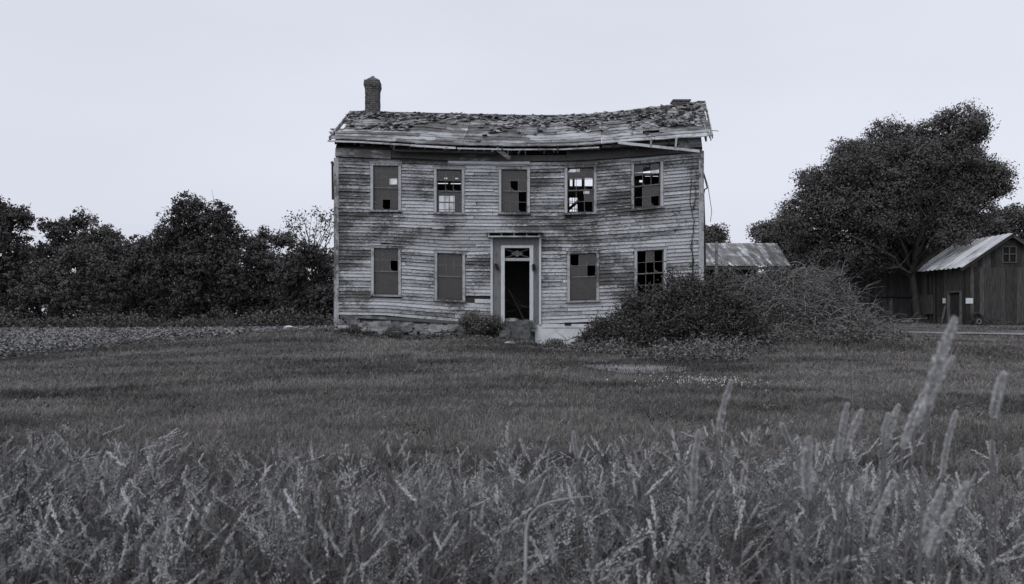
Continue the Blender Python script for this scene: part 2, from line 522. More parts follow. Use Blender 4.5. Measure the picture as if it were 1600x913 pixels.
def tree(name, label, cat, Y, trunk_px, base_py, fork_py, lobes_px, leaf, n, mat, depth=.8, clump=.6, trunk_r=.25, group=None, seed=1,
         bare=0, dz=0, shell=.55, lean=0, low=None, per=26, twigs=14, core=.66):
    rs = np.random.RandomState(seed)
    k = Y / F
    x = (trunk_px - 800) * k
    z0 = h1(x, Y) - .1
    root = thing(name, label, cat, (x, Y, z0), group)
    lobes = []
    for (cx, cy, rx, ry) in lobes_px:
        c = P(cx, cy, Y); dd = rs.uniform(-.5, .5) * depth * 4
        if bare is None: dd = 0
        c[1] += dd
        lobes.append((c, np.array((rx * k, min(rx, ry) * k * .9 * depth + .4, ry * k))))
    fine = []
    for (c, r) in lobes:           # break every lobe into uneven boughs
        for q in range(7):
            d = rs.normal(size=3); d /= np.linalg.norm(d); d[2] = d[2] * .9 + .12
            s_ = rs.uniform(.26, .52)
            fine.append((c + d * r * rs.uniform(.5, .88), r * np.array((s_ * rs.uniform(.8, 1.3), s_, s_ * rs.uniform(.75, 1.1)))))
        fine.append((c, r * core))
        fine.append((c + rs.normal(size=3) * r * .15, r * core))
    pts, tn, cc = crown_points(fine, n, clump, per, rs, shell)
    keep = pts[:, 2] > (z0 + .15)
    pts, tn = pts[keep], tn[keep]
    v, f = leaf_quads(pts, leaf, .0, .6, rs, OUT[keep])
    mb = MB(); mb.add(v, f, 0, np.repeat(tn, 4))
    mb.build('crown', mat, root)
    tb = MB()
    fk = P(trunk_px + lean, fork_py, Y)
    foot = np.array((x, Y, z0))
    h = fk[2] - z0
    tpts = [foot + (0, 0, -.1), foot + (fk - foot) * .12, foot + (fk - foot) * .5 + (rs.uniform(-.1, .1), 0, 0), fk]
    tb.tube(tpts, [trunk_r * 1.45, trunk_r * 1.05, trunk_r * .9, trunk_r * .75], 9)
    for (c, r) in lobes:
        p = branch(tb, fk - (0, 0, rs.uniform(0, .25) * h), c + (0, 0, r[2] * .3), trunk_r * .5, trunk_r * .1, .15, 8, 6, rs)
        for q in range(twigs // 2):
            s0 = p[rs.randint(3, 8)]
            e = c + rs.normal(size=3) * r * .55
            branch(tb, s0, e, trunk_r * .16, trunk_r * .03, .15, 5, 4, rs)
    tb.build('trunk', M['bark'], root)
    return root

# ------------------------------------------------------------------ THE HOUSE
FY = 26.0                      # distance of the front wall
K = FY / F                     # metres per photo pixel on the front wall
RY = 31.5                      # rear wall
RIDGE_Y = 28.75
XL, XR = -5.74, 6.2
HX = lambda px: (px - 800) * K
HZt = lambda py: EYE - (py - HZ) * K
house = thing('abandoned_house', 'derelict two storey clapboard farmhouse with sagging broken roof and empty doorway', 'house', (0.2, FY, 1.0))

KX = np.array([520, 600, 700, 800, 900, 1000, 1100], float)
LEV = np.array([
    (246, 249, 253, 255, 253, 246, 237),
    (329, 331, 334, 335, 335, 327, 318),
    (384, 385, 392, 391, 391, 386, 380),
    (463, 464, 470, 473, 472, 468, 462),
    (492, 493, 502, 508, 504, 501, 498)], float)
CUM = np.array([0, 83, 138, 217, 246], float)
def course_py(k, px):
    """row in the photo of course line k (0 .. 246 px below the frieze) at column px"""
    px = np.asarray(px, float)
    lv = np.array([np.interp(px, KX, LEV[i]) for i in range(5)])
    # smooth cubic-ish interpolation across columns
    q = np.interp(k, CUM, np.arange(5))
    i = int(min(3, math.floor(q))); f = q - i
    return lv[i] * (1 - f) + lv[i + 1] * f

# windows: x0, x1, y0, y1 (photo px, outer casing), slope px across, panes kept in a 3 x 4 grid, lower sash style
WIN = [
    (579, 627, 255, 331, 0.5, ['GGG', 'GGG', 'GGG', 'GXG'], 'bare'),
    (678, 726, 261, 335, 1.0, ['GGG', 'XXX', 'GGG', 'GGG'], 'bare'),
    (779, 828, 261, 335, 0.5, ['GGG', 'GXG', 'GGX', 'GGX'], 'bare'),
    (882, 932, 258, 335, -1.5, ['GGG', 'XXX', 'XXG', 'XXX'], 'muntin'),
    (986, 1036, 251, 327, -5.0, ['GXG', 'XXX', 'XGG', 'XGX'], 'muntin'),
    (580, 627, 384, 463, 1.0, ['GGG', 'GGX', 'G', 'G'], 'solid'),
    (679, 727, 392, 471, 2.0, ['GGG', 'GGG', 'G', 'G'], 'solid'),
    (886, 936, 392, 472, -1.5, ['XGG', 'GGX', 'G', 'G'], 'solid'),
    (991, 1041, 387, 466, -3.0, ['XGX', 'XXX', 'XXX', 'XXX'], 'muntin'),
]
DOOR = (769, 843, 372, 507)

# --- rear-wall openings, each seen through a front window
def rearrect(a, b, c, d):
    p = P(a, c, RY); q = P(b, d, RY)
    return (p[0], q[0], q[2], p[2])
HOLES_R = [rearrect(608, 620.5, 279, 288.5), rearrect(694, 699, 277, 280), rearrect(711, 716, 277.5, 280), rearrect(684, 700, 286, 287.5), rearrect(704, 720, 286.3, 287.8),
           rearrect(686, 710, 306, 350), rearrect(890, 902, 309, 345),
           rearrect(890.5, 894.5, 279, 291), rearrect(898, 909, 277, 291), rearrect(913, 926, 278, 291), rearrect(893, 904, 271, 274), rearrect(913, 922, 270, 273),
           rearrect(912, 921, 298, 303),
           rearrect(1008, 1016, 271, 276), rearrect(1020, 1029, 268, 276), rearrect(999, 1005, 281.5, 285), rearrect(998, 1006, 273, 275),
           rearrect(806, 811, 266, 268)]

def cells(mb, x0, x1, z0, z1, holes, y, th, fn=None, mat=0, inside=None):
    xs_ = sorted(set([x0, x1] + [min(max(h[k], x0), x1) for h in holes for k in (0, 1)]))
    zs_ = sorted(set([z0, z1] + [min(max(h[k], z0), z1) for h in holes for k in (2, 3)]))
    for a, b in zip(xs_[:-1], xs_[1:]):
        runs = []
        for c, d in zip(zs_[:-1], zs_[1:]):
            mx, mz = (a + b) / 2, (c + d) / 2
            if any(h[0] < mx < h[1] and h[2] < mz < h[3] for h in holes): continue
            if runs and abs(runs[-1][1] - c) < 1e-6: runs[-1][1] = d
            else: runs.append([c, d])
        for c, d in runs:
            if b - a > 1e-4 and d - c > 1e-4:
                mb.box(a, b, y, y + th, c, d, mat, .5)

# front sheathing behind the clapboards
fh = [(HX(w[0]) + .1, HX(w[1]) - .1, HZt(w[3]) + .09, HZt(w[2]) - .09) for w in WIN]
fh.append((HX(DOOR[0]) + .14, HX(DOOR[1]) - .14, 0.2, HZt(DOOR[2]) - .1))
fh.append((HX(800), HX(886), HZt(243), HZt(231)))
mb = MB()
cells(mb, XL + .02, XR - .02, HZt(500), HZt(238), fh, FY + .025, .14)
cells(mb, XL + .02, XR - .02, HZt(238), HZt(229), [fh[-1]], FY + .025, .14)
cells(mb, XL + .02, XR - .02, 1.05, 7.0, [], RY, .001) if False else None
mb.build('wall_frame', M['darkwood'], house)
mb = MB()
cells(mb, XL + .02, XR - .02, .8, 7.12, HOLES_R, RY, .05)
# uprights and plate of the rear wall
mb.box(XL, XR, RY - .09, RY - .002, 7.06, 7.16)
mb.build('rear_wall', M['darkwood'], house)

# inside: floors, partitions, fallen lath
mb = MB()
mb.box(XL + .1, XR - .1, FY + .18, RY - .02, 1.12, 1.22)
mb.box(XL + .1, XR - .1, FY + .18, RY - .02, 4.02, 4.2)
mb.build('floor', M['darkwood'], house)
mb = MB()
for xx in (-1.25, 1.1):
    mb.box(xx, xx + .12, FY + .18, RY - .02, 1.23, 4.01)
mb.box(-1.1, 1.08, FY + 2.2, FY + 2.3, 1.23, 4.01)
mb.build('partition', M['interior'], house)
mb = MB()
for q in range(7):
    mb = MB(); mb.beam((rnd.uniform(-.9, -.1), FY + rnd.uniform(.6, 1.9), rnd.uniform(1.4, 2.6)), (rnd.uniform(.2, .9), FY + rnd.uniform(.6, 1.9), rnd.uniform(1.3, 2.2)), .03, .05)
    mb.build('fallen_lath', M['interior'], house)
for q in range(14):
    x0 = rnd.uniform(XL + .5, XR - 1.5)
    mb = MB(); mb.beam((x0, FY + rnd.uniform(2, 5), rnd.uniform(5.2, 7)), (x0 + rnd.uniform(-1.5, 1.5), FY + rnd.uniform(2, 5), rnd.uniform(5.4, 7.1)), .05, .1)
    mb.build('fallen_timber', M['interior'], house)

# --- clapboards of the front
mb = MB()
EX = 5.35                     # exposure in photo px
ncourse = int(246 / EX)
blocks = [(w[0] - .5, w[1] + .5, w[2] - .5, w[3] + 2.0) for w in WIN] + [(DOOR[0] - .5, DOOR[1] + .5, DOOR[2] - 8, 600)]
missing = [(727, 769, 464.5, 471), (884, 893, 336, 341), (640, 655, 330, 332)]
def clap(mb, xa, xb, k, py_shift, r, exposure=EX, mat=0, sink=0.0):
    n = max(2, int((xb - xa) / 14) + 1)
    X = np.linspace(xa, xb, n)
    lo = course_py(k + exposure, X) + py_shift - .45
    hi = course_py(k - 1.0, X) + py_shift
    wv = (vnoise(X * .03, np.full(n, k)) - .5) * .8
    lo = lo + wv; hi = hi + wv
    pr = .038 + (vnoise(X * .05 + 9, np.full(n, k * .7)) - .5) * .020 - sink
    V = []
    for x_, l_, h_, p_ in zip(X, lo, hi, pr):
        wx = HX(x_)
        V += [(wx, FY + .004 - sink, HZt(h_)), (wx, FY - p_, HZt(l_)), (wx, FY + .018, HZt(l_) + .012)]
    fs = []
    for q in range(n - 1):
        a = q * 3
        fs += [(a, a + 1, a + 4, a + 3), (a + 1, a + 2, a + 5, a + 4), (a + 2, a, a + 3, a + 5)]
    mb.add(V, fs, mat, r)
    mb.add([V[0], V[1], V[2], V[-3], V[-2], V[-1]], [(0, 2, 1), (3, 4, 5)], mat, r)
for c_ in range(ncourse + 1):
    k = c_ * EX
    # split the course into boards of random length, then clip them by openings
    cuts = [529]
    while cuts[-1] < 1092: cuts.append(min(1092, cuts[-1] + rnd.uniform(60, 230)))
    for xa, xb in zip(cuts[:-1], cuts[1:]):
        tone = rnd.random()
        mid = float(course_py(k + EX / 2, (xa + xb) / 2))
        segs = [(xa, xb)]
        for (bx0, bx1, by0, by1) in blocks + missing:
            ns = []
            for (s0, s1) in segs:
                my = float(course_py(k + EX / 2, min(max((bx0 + bx1) / 2, s0), s1)))
                if by0 < my < by1 and s1 > bx0 and s0 < bx1:
                    if s0 < bx0: ns.append((s0, bx0))
                    if s1 > bx1: ns.append((bx1, s1))
                else: ns.append((s0, s1))
            segs = ns
        for (s0, s1) in segs:
            if s1 - s0 < 2: continue
            # a board may have split or slipped a little
            sh = rnd.uniform(-.4, .4) if rnd.random() < .75 else rnd.uniform(-1.4, 1.6)
            s0b = s0 + (.3 if s0 == xa else 0); s1b = s1 - (.35 if s1 == xb else 0)
            last = k + EX > 240
            if last and (s0 > 720 and s1 < 775): continue
            clap(mb, s0b, s1b, k, sh, tone, sink=0)
            if rnd.random() < .22:       # a cracked sliver standing proud
                w_ = rnd.uniform(8, 40); x_ = rnd.uniform(s0b, max(s0b + 1, s1b - w_))
                if x_ + w_ < s1b:
                    clap(mb, x_, x_ + w_, k + EX * .45, sh, rnd.random(), EX * .5, sink=-.008)
siding = mb.build('siding', M['siding'], house)

# --- side walls
def side_wall(x, sgn):
    mb = MB()
    mb.box(min(x, x - sgn * .1), max(x, x - sgn * .1), FY + .17, RY - .001, 1.0, 7.05, 1, .4)
    zz = 1.05
    while zz < 8.6:
        y0, y1 = FY + .03, RY + .05
        if zz > 7.05:
            q = (zz - 7.05) / 1.75 * (RIDGE_Y - FY)
            y0 += q; y1 -= q
        if y1 - y0 > .2:
            cuts = [y0]
            while cuts[-1] < y1: cuts.append(min(y1, cuts[-1] + rnd.uniform(1.2, 4)))
            for a, b_ in zip(cuts[:-1], cuts[1:]):
                mb.add([(x + sgn * .004, a, zz + .14), (x + sgn * .026, a, zz), (x - sgn * .01, a, zz + .004),
                        (x + sgn * .004, b_, zz + .14), (x + sgn * .026, b_, zz), (x - sgn * .01, b_, zz + .004)],
                       [(0, 1, 4, 3), (1, 2, 5, 4), (2, 0, 3, 5)], 0)
        zz += .132
    mb.build('side_wall', [M['siding'], M['darkwood']], house)
side_wall(XL, -1)
side_wall(XR, 1)
# rear siding (plain boards over the rear wall, same openings)
# --- corner boards
for (xp, wpx, ya, yb) in ((523.5, 6, 247, 508), (1091.5, 6.5, 236, 505)):
    mb = MB()
    n = 14
    for q in range(n):
        a = ya + (yb - ya) * q / n; b_ = ya + (yb - ya) * (q + 1) / n
        j0 = (vnoise(np.array([q * .7]), np.array([xp]))[0] - .5) * .012
        mb.box(HX(xp) , HX(xp + wpx), FY - .04 + j0, FY + .03, HZt(b_), HZt(a), 0, .6)
    sg = -1 if xp < 800 else 1
    xe = HX(xp) if sg < 0 else HX(xp + wpx)
    mb.box(min(xe, xe + sg * .03), max(xe, xe + sg * .03), FY - .042, FY + .12, HZt(yb), HZt(ya), 0, .5)
    mb.build('corner_board', M['casing'], house)
mb = MB()                       # a downpipe stub and board standing off the left corner
mb.beam(P(519.5, 256, 26.0), P(520, 312, 26.0), .05, .10, up=(0, 1, 0))
mb.beam(P(518.5, 253, 26.1), P(521, 259, 26.1), .08, .12, up=(0, 1, 0))
mb.build('loose_board', M['darkwood'], house)

# --- windows
def make_window(w):
    x0, x1, y0, y1, sl, panes, low = w
    cx = HX((x0 + x1) / 2); W2 = (x1 - x0) * K / 2
    zt, zb = HZt(y0), HZt(y1)
    slope = -sl / (x1 - x0)
    fn = lambda p: np.array((p[0], p[1], p[2] + (p[0] - cx) * slope))
    CW = .088
    win = MB()
    win.box(cx - W2, cx - W2 + CW, FY - .05, FY + .03, zb + .05, zt - CW - .002, 0, rnd.uniform(.5, 1), fn)
    win.box(cx + W2 - CW, cx + W2, FY - .05, FY + .03, zb + .05, zt - CW - .002, 0, rnd.uniform(.5, 1), fn)
    win.box(cx - W2 - .015, cx + W2 + .015, FY - .056, FY + .03, zt - CW, zt, 0, rnd.uniform(0, .6), fn)
    win.box(cx - W2 - .03, cx + W2 + .03, FY - .075, FY + .03, zt + .002, zt + .025, 0, rnd.random(), fn)
    ob = win.build('window', M['casing'], house)
    s = MB(); s.box(cx - W2 - .03, cx + W2 + .03, FY - .10, FY + .13, zb - .015, zb + .048, 0, .15, fn)
    s.build('sill', M['casing'], ob)
    # jamb lining
    ix0, ix1 = cx - W2 + CW, cx + W2 - CW
    j_ = MB()
    j_.box(ix0 - .03, ix0 - .002, FY + .032, FY + .18, zb + .05, zt - CW, 0, .3, fn)
    j_.box(ix1 + .002, ix1 + .03, FY + .032, FY + .18, zb + .05, zt - CW, 0, .3, fn)
    j_.box(ix0, ix1, FY + .032, FY + .18, zt - CW + .002, zt - CW + .03, 0, .3, fn)
    j_.build('frame', M['sash'], ob)
    zi1, zi0 = zt - CW, zb + .05
    zm = (zi0 + zi1) / 2
    gp = MB()
    for upper in (1, 0):
        a, b_ = (zm - .012, zi1) if upper else (zi0, zm + .012)
        yy = FY + .035 if upper else FY + .075
        s = MB(); st = .032; d = .03
        s.box(ix0, ix0 + st, yy, yy + d, a, b_, 0, .5, fn); s.box(ix1 - st, ix1, yy, yy + d, a, b_, 0, .5, fn)
        s.box(ix0 + st, ix1 - st, yy + .001, yy + d - .001, a, a + .035, 0, .75, fn); s.box(ix0 + st, ix1 - st, yy + .001, yy + d - .001, b_ - st, b_, 0, .4, fn)
        xa, xb = ix0 + st, ix1 - st; za, zb_ = a + .035, b_ - st
        rows = panes[0:2] if upper else panes[2:4]
        style = 'muntin' if upper else low
        if style != 'solid':
            for q in (1, 2):
                xx = xa + (xb - xa) * q / 3
                if style == 'muntin' or rnd.random() < .8:
                    s.box(xx - .008, xx + .008, yy + .004, yy + d - .004, za, zb_, 0, .6, fn)
            s.box(xa, xb, yy + .006, yy + d - .006, (za + zb_) / 2 - .008, (za + zb_) / 2 + .008, 0, .6, fn)
        s.build('upper_sash' if upper else 'lower_sash', M['sash'], ob)
        ym = yy + d / 2
        if len(rows[0]) == 1:
            gp.box(xa, xb, ym - .001, ym + .001, za, zb_, 0, .5, fn)
        else:
            for ri, row in enumerate(rows):
                for ci, ch in enumerate(row):
                    p0 = xa + (xb - xa) * ci / 3; p1 = xa + (xb - xa) * (ci + 1) / 3
                    z1 = zb_ - (zb_ - za) * ri / 2; z0_ = zb_ - (zb_ - za) * (ri + 1) / 2
                    if ch == 'G':
                        gp.box(p0 + .001, p1 - .001, ym - .001, ym + .001, z0_ + .001, z1 - .001, 0, rnd.random(), fn)
                    elif rnd.random() < .45:      # a shard left in the corner
                        e = rnd.uniform(.25, .6); w_ = p1 - p0; hh = z1 - z0_
                        vv = [fn(np.array(q)) for q in ((p0, ym, z0_), (p0 + w_ * e, ym, z0_), (p0, ym, z0_ + hh * e * .7))]
                        gp.add(vv, [(0, 1, 2)], 0)
    gp.build('window_pane', M['glass'], ob)
    return ob
wobs = [make_window(w) for w in WIN]
# scraps of torn paper hanging behind the top panes of the last upper window
mb = MB()
for q in range(6):
    xx = 1001 + q * 4.6
    a = P(xx, 254.5 - q * .45, 26.14); b_ = P(xx + 4.2, 254.5 - q * .45, 26.14)
    c2 = P(xx + 4, 262 + rnd.uniform(-3, 2), 26.15); d2 = P(xx + .3, 262 + rnd.uniform(-3, 2), 26.15)
    mb.add([a, b_, c2, d2], [(0, 1, 2, 3)])
mb.build('torn_curtain', M['eaveboard'], wobs[4])
# rear-window muntins seen through the rooms
for (a, b_, c2, d2) in (HOLES_R[5], HOLES_R[6]):
    mb = MB()
    for q in (1, 2):
        xx = a + (b_ - a) * q / 3; mb.box(xx - .012, xx + .012, RY - .02, RY + .01, c2, d2)
    for q in range(1, 4):
        zz = d2 - (d2 - c2) * q / 4 * 1.0; mb.box(a, b_, RY - .025, RY + .005, zz - .012, zz + .012)
    mb.build('rear_window', M['sash'], house)

# --- doorway
dx0, dx1 = HX(DOOR[0]), HX(DOOR[1]); dzt, dzb = HZt(372), HZt(507)
ox0, ox1 = HX(788.5), HX(827.5); odt, odb = HZt(408), HZt(496)
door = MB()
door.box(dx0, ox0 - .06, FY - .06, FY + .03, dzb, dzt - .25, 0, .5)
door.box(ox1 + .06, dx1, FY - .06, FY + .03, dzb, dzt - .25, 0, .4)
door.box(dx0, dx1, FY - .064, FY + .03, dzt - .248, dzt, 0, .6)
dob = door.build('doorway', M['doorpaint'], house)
tm = MB()
tzt = HZt(384)
for (a, b_) in ((ox0 - .12, ox0 - .0), (ox1 + .0, ox1 + .12)):
    tm.box(a, b_, FY - .085, FY + .16, dzb + .03, tzt - .082, 0, .8)
tm.box(ox0 - .12, ox1 + .12, FY - .088, FY + .16, tzt - .08, tzt, 0, .9)
tm.box(dx0 - .05, dx0 + .02, FY - .10, FY + .02, dzb - .01, dzt + .01, 0, .8)
tm.box(dx1 - .02, dx1 + .05, FY - .10, FY + .02, dzb - .01, dzt + .01, 0, .8)
tm.box(ox0, ox1, FY - .02, FY + .12, odt + .002, HZt(403.5), 0, .2)
tm.build('door_frame', M['doortrim'], dob)
tr_ = MB()
cxm = (ox0 + ox1) / 2
zc = HZt(396)
hw = (ox1 - ox0) / 2
tr_.add([(cxm - .2, FY + .06, zc), (cxm, FY + .06, zc - .11), (cxm + .2, FY + .06, zc), (cxm, FY + .06, zc + .11)], [(0, 1, 2, 3)], 0, .9)
for sx in (-1, 1):
    for sz in (-1, 1):
        tr_.beam((cxm + sx * hw, FY + .05, zc + sz * .14), (cxm + sx * .02, FY + .05, zc + sz * .02), .02, .025)
tr_.build('transom', M['sash'], dob)
# cornice over the door: thin slab with open dentil box under it
cn = MB()
cn.box(HX(759), HX(849), FY - .34, FY - .02, HZt(365.3), HZt(363.5), 0, .3)
cn.box(HX(763), HX(844), FY - .30, FY - .02, HZt(372), HZt(370), 0, .5)
for q in range(5):
    xx = HX(763 + q * 19.6)
    cn.box(xx, xx + .04, FY - .28, FY - .03, HZt(370), HZt(365.3), 0, .3)
cn.box(HX(763), HX(844), FY - .06, FY - .03, HZt(370), HZt(365.3), 1, .1)
cn.build('cornice', [M['eaveboard'], M['darkwood']], dob)
for (px, py, a) in ((776.5, 417, .45), (834, 418, .05)):
    lb = MB()
    c0 = P(px, py, 25.88)
    d_ = np.array((math.sin(a), 0, -math.cos(a))) * .09
    lb.beam(c0 - d_, c0 + d_, .10, .09, up=(0, 1, 0))
    lb.beam(c0 - d_ * 1.25, c0 - d_, .06, .05, up=(0, 1, 0))
    lb.build('wall_lantern', M['black'], dob)
for q, (a, b_, c2, d2) in enumerate(((786, 829, 512, 534), (790, 812, 503, 514), (812.5, 832, 500, 511), (781, 797, 517, 534))):
    st_ = MB(); V = []
    yy = FY - (.5, .36, .34, .6)[q]
    for X_ in (HX(a), HX(b_)):
        for Y_ in (yy, FY - .1):
            for Z_ in (HZt(d2), HZt(c2)):
                V.append(np.array((X_, Y_, Z_)) + R.uniform(-.05, .05, 3))
    st_.add(V, BOXF); st_.build('doorstep', M['darkstone'], house)

# --- roof
EPX = np.array([(517, 217), (620, 222.5), (711, 228), (820, 230.5), (900, 229), (938, 226), (968, 222.5), (1040, 218), (1111, 213.5)], float)
RPX = np.array([(550, 176), (700, 179.5), (830, 182.3), (900, 182), (940, 179), (975, 175.5), (1010, 171.5), (1045, 166), (1099, 160.5)], float)
EY = FY - .42
def smooth_interp(x, A):
    xx = np.linspace(A[0, 0], A[-1, 0], 200); yy = np.interp(xx, A[:, 0], A[:, 1])
    kk = np.ones(15) / 15; yp = np.pad(yy, 7, mode='edge'); ys_ = np.convolve(yp, kk, 'valid')
    ys_[:7] = yy[:7]; ys_[-7:] = yy[-7:]
    return np.interp(x, xx, ys_)
def roof_pt(s, t, lift=0.0):
    s = np.asarray(s, float); t = np.asarray(t, float)
    ex = 517 + s * (1111 - 517); rx = 550 + s * (1099 - 550)
    e = P(ex, smooth_interp(ex, EPX), EY); r = P(rx, smooth_interp(rx, RPX), RIDGE_Y)
    e = np.stack([np.broadcast_to(q, s.shape) for q in e], -1); r = np.stack([np.broadcast_to(q, s.shape) for q in r], -1)
    p = e + (r - e) * t[..., None]
    sag = (vnoise(s * 9, t * 2.3) - .5) * .09 * np.sin(np.clip(t, 0, 1) * math.pi)
    p[..., 2] += sag + lift * .87
    p[..., 1] -= lift * .5
    return p
mb = MB()
NR = 11
for r_ in range(NR):
    t0 = r_ / NR; t1 = (r_ + 1) / NR
    cuts = [rnd.uniform(-.004, .012)] ; seams = [.345, .712]
    nxt = list(seams)
    while cuts[-1] < 1:
        c2 = cuts[-1] + rnd.uniform(.12, .3)
        if nxt and c2 > nxt[0] - .05: c2 = nxt.pop(0)
        cuts.append(min(c2, 1 + rnd.uniform(-.012, .004)) if c2 < .97 else 1 + rnd.uniform(-.012, .004))
    for a, b_ in zip(cuts[:-1], cuts[1:]):
        if b_ - a < .01: continue
        if r_ in (1, 2, 4) and rnd.random() < .16: b_ = a + (b_ - a) * .72
        n = max(3, int((b_ - a) * 40))
        s = np.linspace(a + .0006, b_ - .0006, n)
        tone = rnd.random()
        up = rnd.uniform(.012, .03); dn = -.01 + rnd.uniform(-.006, .006)
        skew = rnd.uniform(-.25, .25) / NR * .4
        lo_t = t0 + np.linspace(-skew, skew, n) + (vnoise(s * 30, np.full(n, r_ * 2.0)) - .5) * .02 + (rnd.uniform(.0, .035) if rnd.random() < .4 else 0)
        hi_t = t1 + .02 + 0 * s
        if r_ == 0: lo_t = lo_t * .6
        top = [roof_pt(s, lo_t, up + .012), roof_pt(s, hi_t, dn + .02)]
        bot = [roof_pt(s, lo_t, up - .014), roof_pt(s, hi_t, dn - .01)]
        V = np.concatenate((top[0], top[1], bot[0], bot[1]))
        fs = []
        for q in range(n - 1):
            fs += [(q, q + 1, n + q + 1, n + q), (2 * n + q, 3 * n + q, 3 * n + q + 1, 2 * n + q + 1), (q, 2 * n + q, 2 * n + q + 1, q + 1)]
        fs += [(0, n, 3 * n, 2 * n), (n - 1, 3 * n - 1, 4 * n - 1, 2 * n - 1)]
        mb.add(V, fs, 0, tone)
# ridge boards
for (a, b_) in ((0.0, .33), (.335, .70), (.70, .82), (.9, 1.0)):
    s = np.linspace(a, b_, 12)
    p = roof_pt(s, np.full(12, .985), .04)
    for q in range(11):
        mb.beam(p[q], p[q + 1], .14, .03, 0, .3 if a < .5 else .8, (0, 0, 1))
roof = mb.build('roof', M['roofboard'], house)
# rear slope
mb = MB()
for r_ in range(9):
    for q in range(12):
        s = np.array([q / 12, (q + 1) / 12]); tt_ = r_ / 9
        if (r_ in (6, 7) and q in (6, 7, 9)) or (r_ == 3 and q in (2, 8)): continue
        def rp(s_, t_):
            p = roof_pt(np.array([s_]), np.array([1.0]))[0]
            return p + np.array((0, 3.15 * t_, -1.72 * t_))
        a = rp(s[0], tt_); b_ = rp(s[1], tt_); c2 = rp(s[1], tt_ + .108); d2 = rp(s[0], tt_ + .108)
        dz = np.array((0, .01, .025))
        mb.add([a, b_, c2, d2, a - dz, b_ - dz, c2 - dz, d2 - dz], [(0, 1, 2, 3), (7, 6, 5, 4), (0, 4, 5, 1), (2, 6, 7, 3), (1, 5, 6, 2), (3, 7, 4, 0)], 0)
mb.build('rear_roof', M['roofboard'], house)
# curled shingles left on the boards
mb = MB()
rs = np.random.RandomState(5)
cnt = 0
for q in range(16000):
    s = rs.rand(); t_ = rs.uniform(.1, .985)
    nz = fbm(np.array([s * 26.0]), np.array([t_ * 5.0]))[0]
    pr = 0
    if t_ > .78: pr = .72 if nz > .45 else .28
    elif t_ > .6: pr = .9 if nz > .54 else .02
    elif t_ > .35: pr = .55 if nz > .62 else .008
    else: pr = .004
    if s > .86 and t_ > .3: pr = max(pr, .75 if nz > .42 else .2)
    if s > .8 and t_ > .66: pr = .85
    if .09 < s < .19 and .32 < t_ < .52: pr = .5
    if rs.rand() > pr * .33: continue
    p = roof_pt(np.array([s]), np.array([t_]), .035 + rs.rand() * .035)[0]
    up_ = roof_pt(np.array([s]), np.array([min(1, t_ + .03)]), .04)[0] - roof_pt(np.array([s]), np.array([t_]), .04)[0]
    up_ /= np.linalg.norm(up_)
    ang = rs.normal() * (.25 if rs.rand() < .7 else .9)
    sx = np.array((1, 0, 0)); nrm = np.cross(sx, up_)
    u1 = math.cos(ang) * sx + math.sin(ang) * up_; u2 = -math.sin(ang) * sx + math.cos(ang) * up_
    w_ = rs.uniform(.07, .2); l_ = rs.uniform(.1, .3)
    curl = rs.uniform(.0, .07) * (1 if rs.rand() < .6 else 0); tl = rs.uniform(-.03, .03)
    V = []
    for tz in (0, .010):
        for (i1, i2, c2) in ((-.5, -.5, curl), (.5, -.5, curl + tl), (.5, .1, 0), (-.5, .1, 0), (.45, .5, .012), (-.45, .5, 0)):
            V.append(p + u1 * w_ * i1 + u2 * l_ * i2 + nrm * (c2 + tz))
    fs = [(6, 7, 8, 9), (9, 8, 10, 11), (3, 2, 1, 0), (5, 4, 2, 3), (0, 1, 7, 6), (1, 2, 8, 7), (3, 0, 6, 9), (2, 4, 10, 8), (5, 3, 9, 11)]
    mb.add(V, fs, 0, rs.rand())
mb.build('shingles', M['shingle'], roof)

# rafters: tails poke out beneath the eave, bodies show in the gap
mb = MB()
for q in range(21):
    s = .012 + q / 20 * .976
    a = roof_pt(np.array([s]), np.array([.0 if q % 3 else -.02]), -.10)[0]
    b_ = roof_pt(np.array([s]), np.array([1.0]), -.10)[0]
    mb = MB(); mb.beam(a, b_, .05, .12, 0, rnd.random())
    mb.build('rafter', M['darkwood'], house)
# broken soffit and fascia boards
def fboard(name, mat, pts, Y, wpx, th=.03, tone=.5, parent=house, tilt=0):
    mb = MB()
    for (x0, y0), (x1, y1) in zip(pts[:-1], pts[1:]):
        a = P(x0, y0, Y); b_ = P(x1, y1, Y)
        mb.beam(a, b_, wpx * Y / F, th, 0, tone, up=(0, 1, tilt), seg=6, wob=.006)
    return mb.build(name, M[mat], parent)
fboard('fascia', 'eaveboard', [(512, 220.5), (560, 222), (640, 227)], 25.55, 2.6, tone=.9)
fboard('fascia', 'eaveboard', [(641, 227.5), (712, 231.5)], 25.56, 3.2, tone=1.)
fboard('fascia', 'eaveboard', [(714, 232), (800, 234), (880, 233.5), (936, 230.5)], 25.57, 2.2, tone=.6)
fboard('fallen_board', 'eaveboard', [(966, 223), (1012, 228), (1093, 236.5)], 25.5, 4.2, tone=.9)
fboard('fallen_board', 'frieze', [(775, 232), (797, 248)], 25.6, 6.5, tone=.3)
fboard('frieze', 'frieze', [(524, 238), (611, 242)], 25.97, 13, .05, .95)
fboard('frieze', 'frieze', [(611.5, 241), (700, 245), (800, 248)], 25.985, 11, .03, .2)
fboard('frieze', 'frieze', [(800.5, 247.5), (885, 247)], 25.985, 9, .03, .2)
fboard('frieze', 'frieze', [(885.5, 243), (960, 239), (1060, 231)], 25.985, 17, .03, .1)
fboard('frieze', 'eaveboard', [(1058, 226), (1096, 222)], 25.97, 15, .06, .7)
fboard('frieze', 'eaveboard', [(700, 253.5), (780, 255), (828, 254.5)], 25.96, 4, .03, .9)
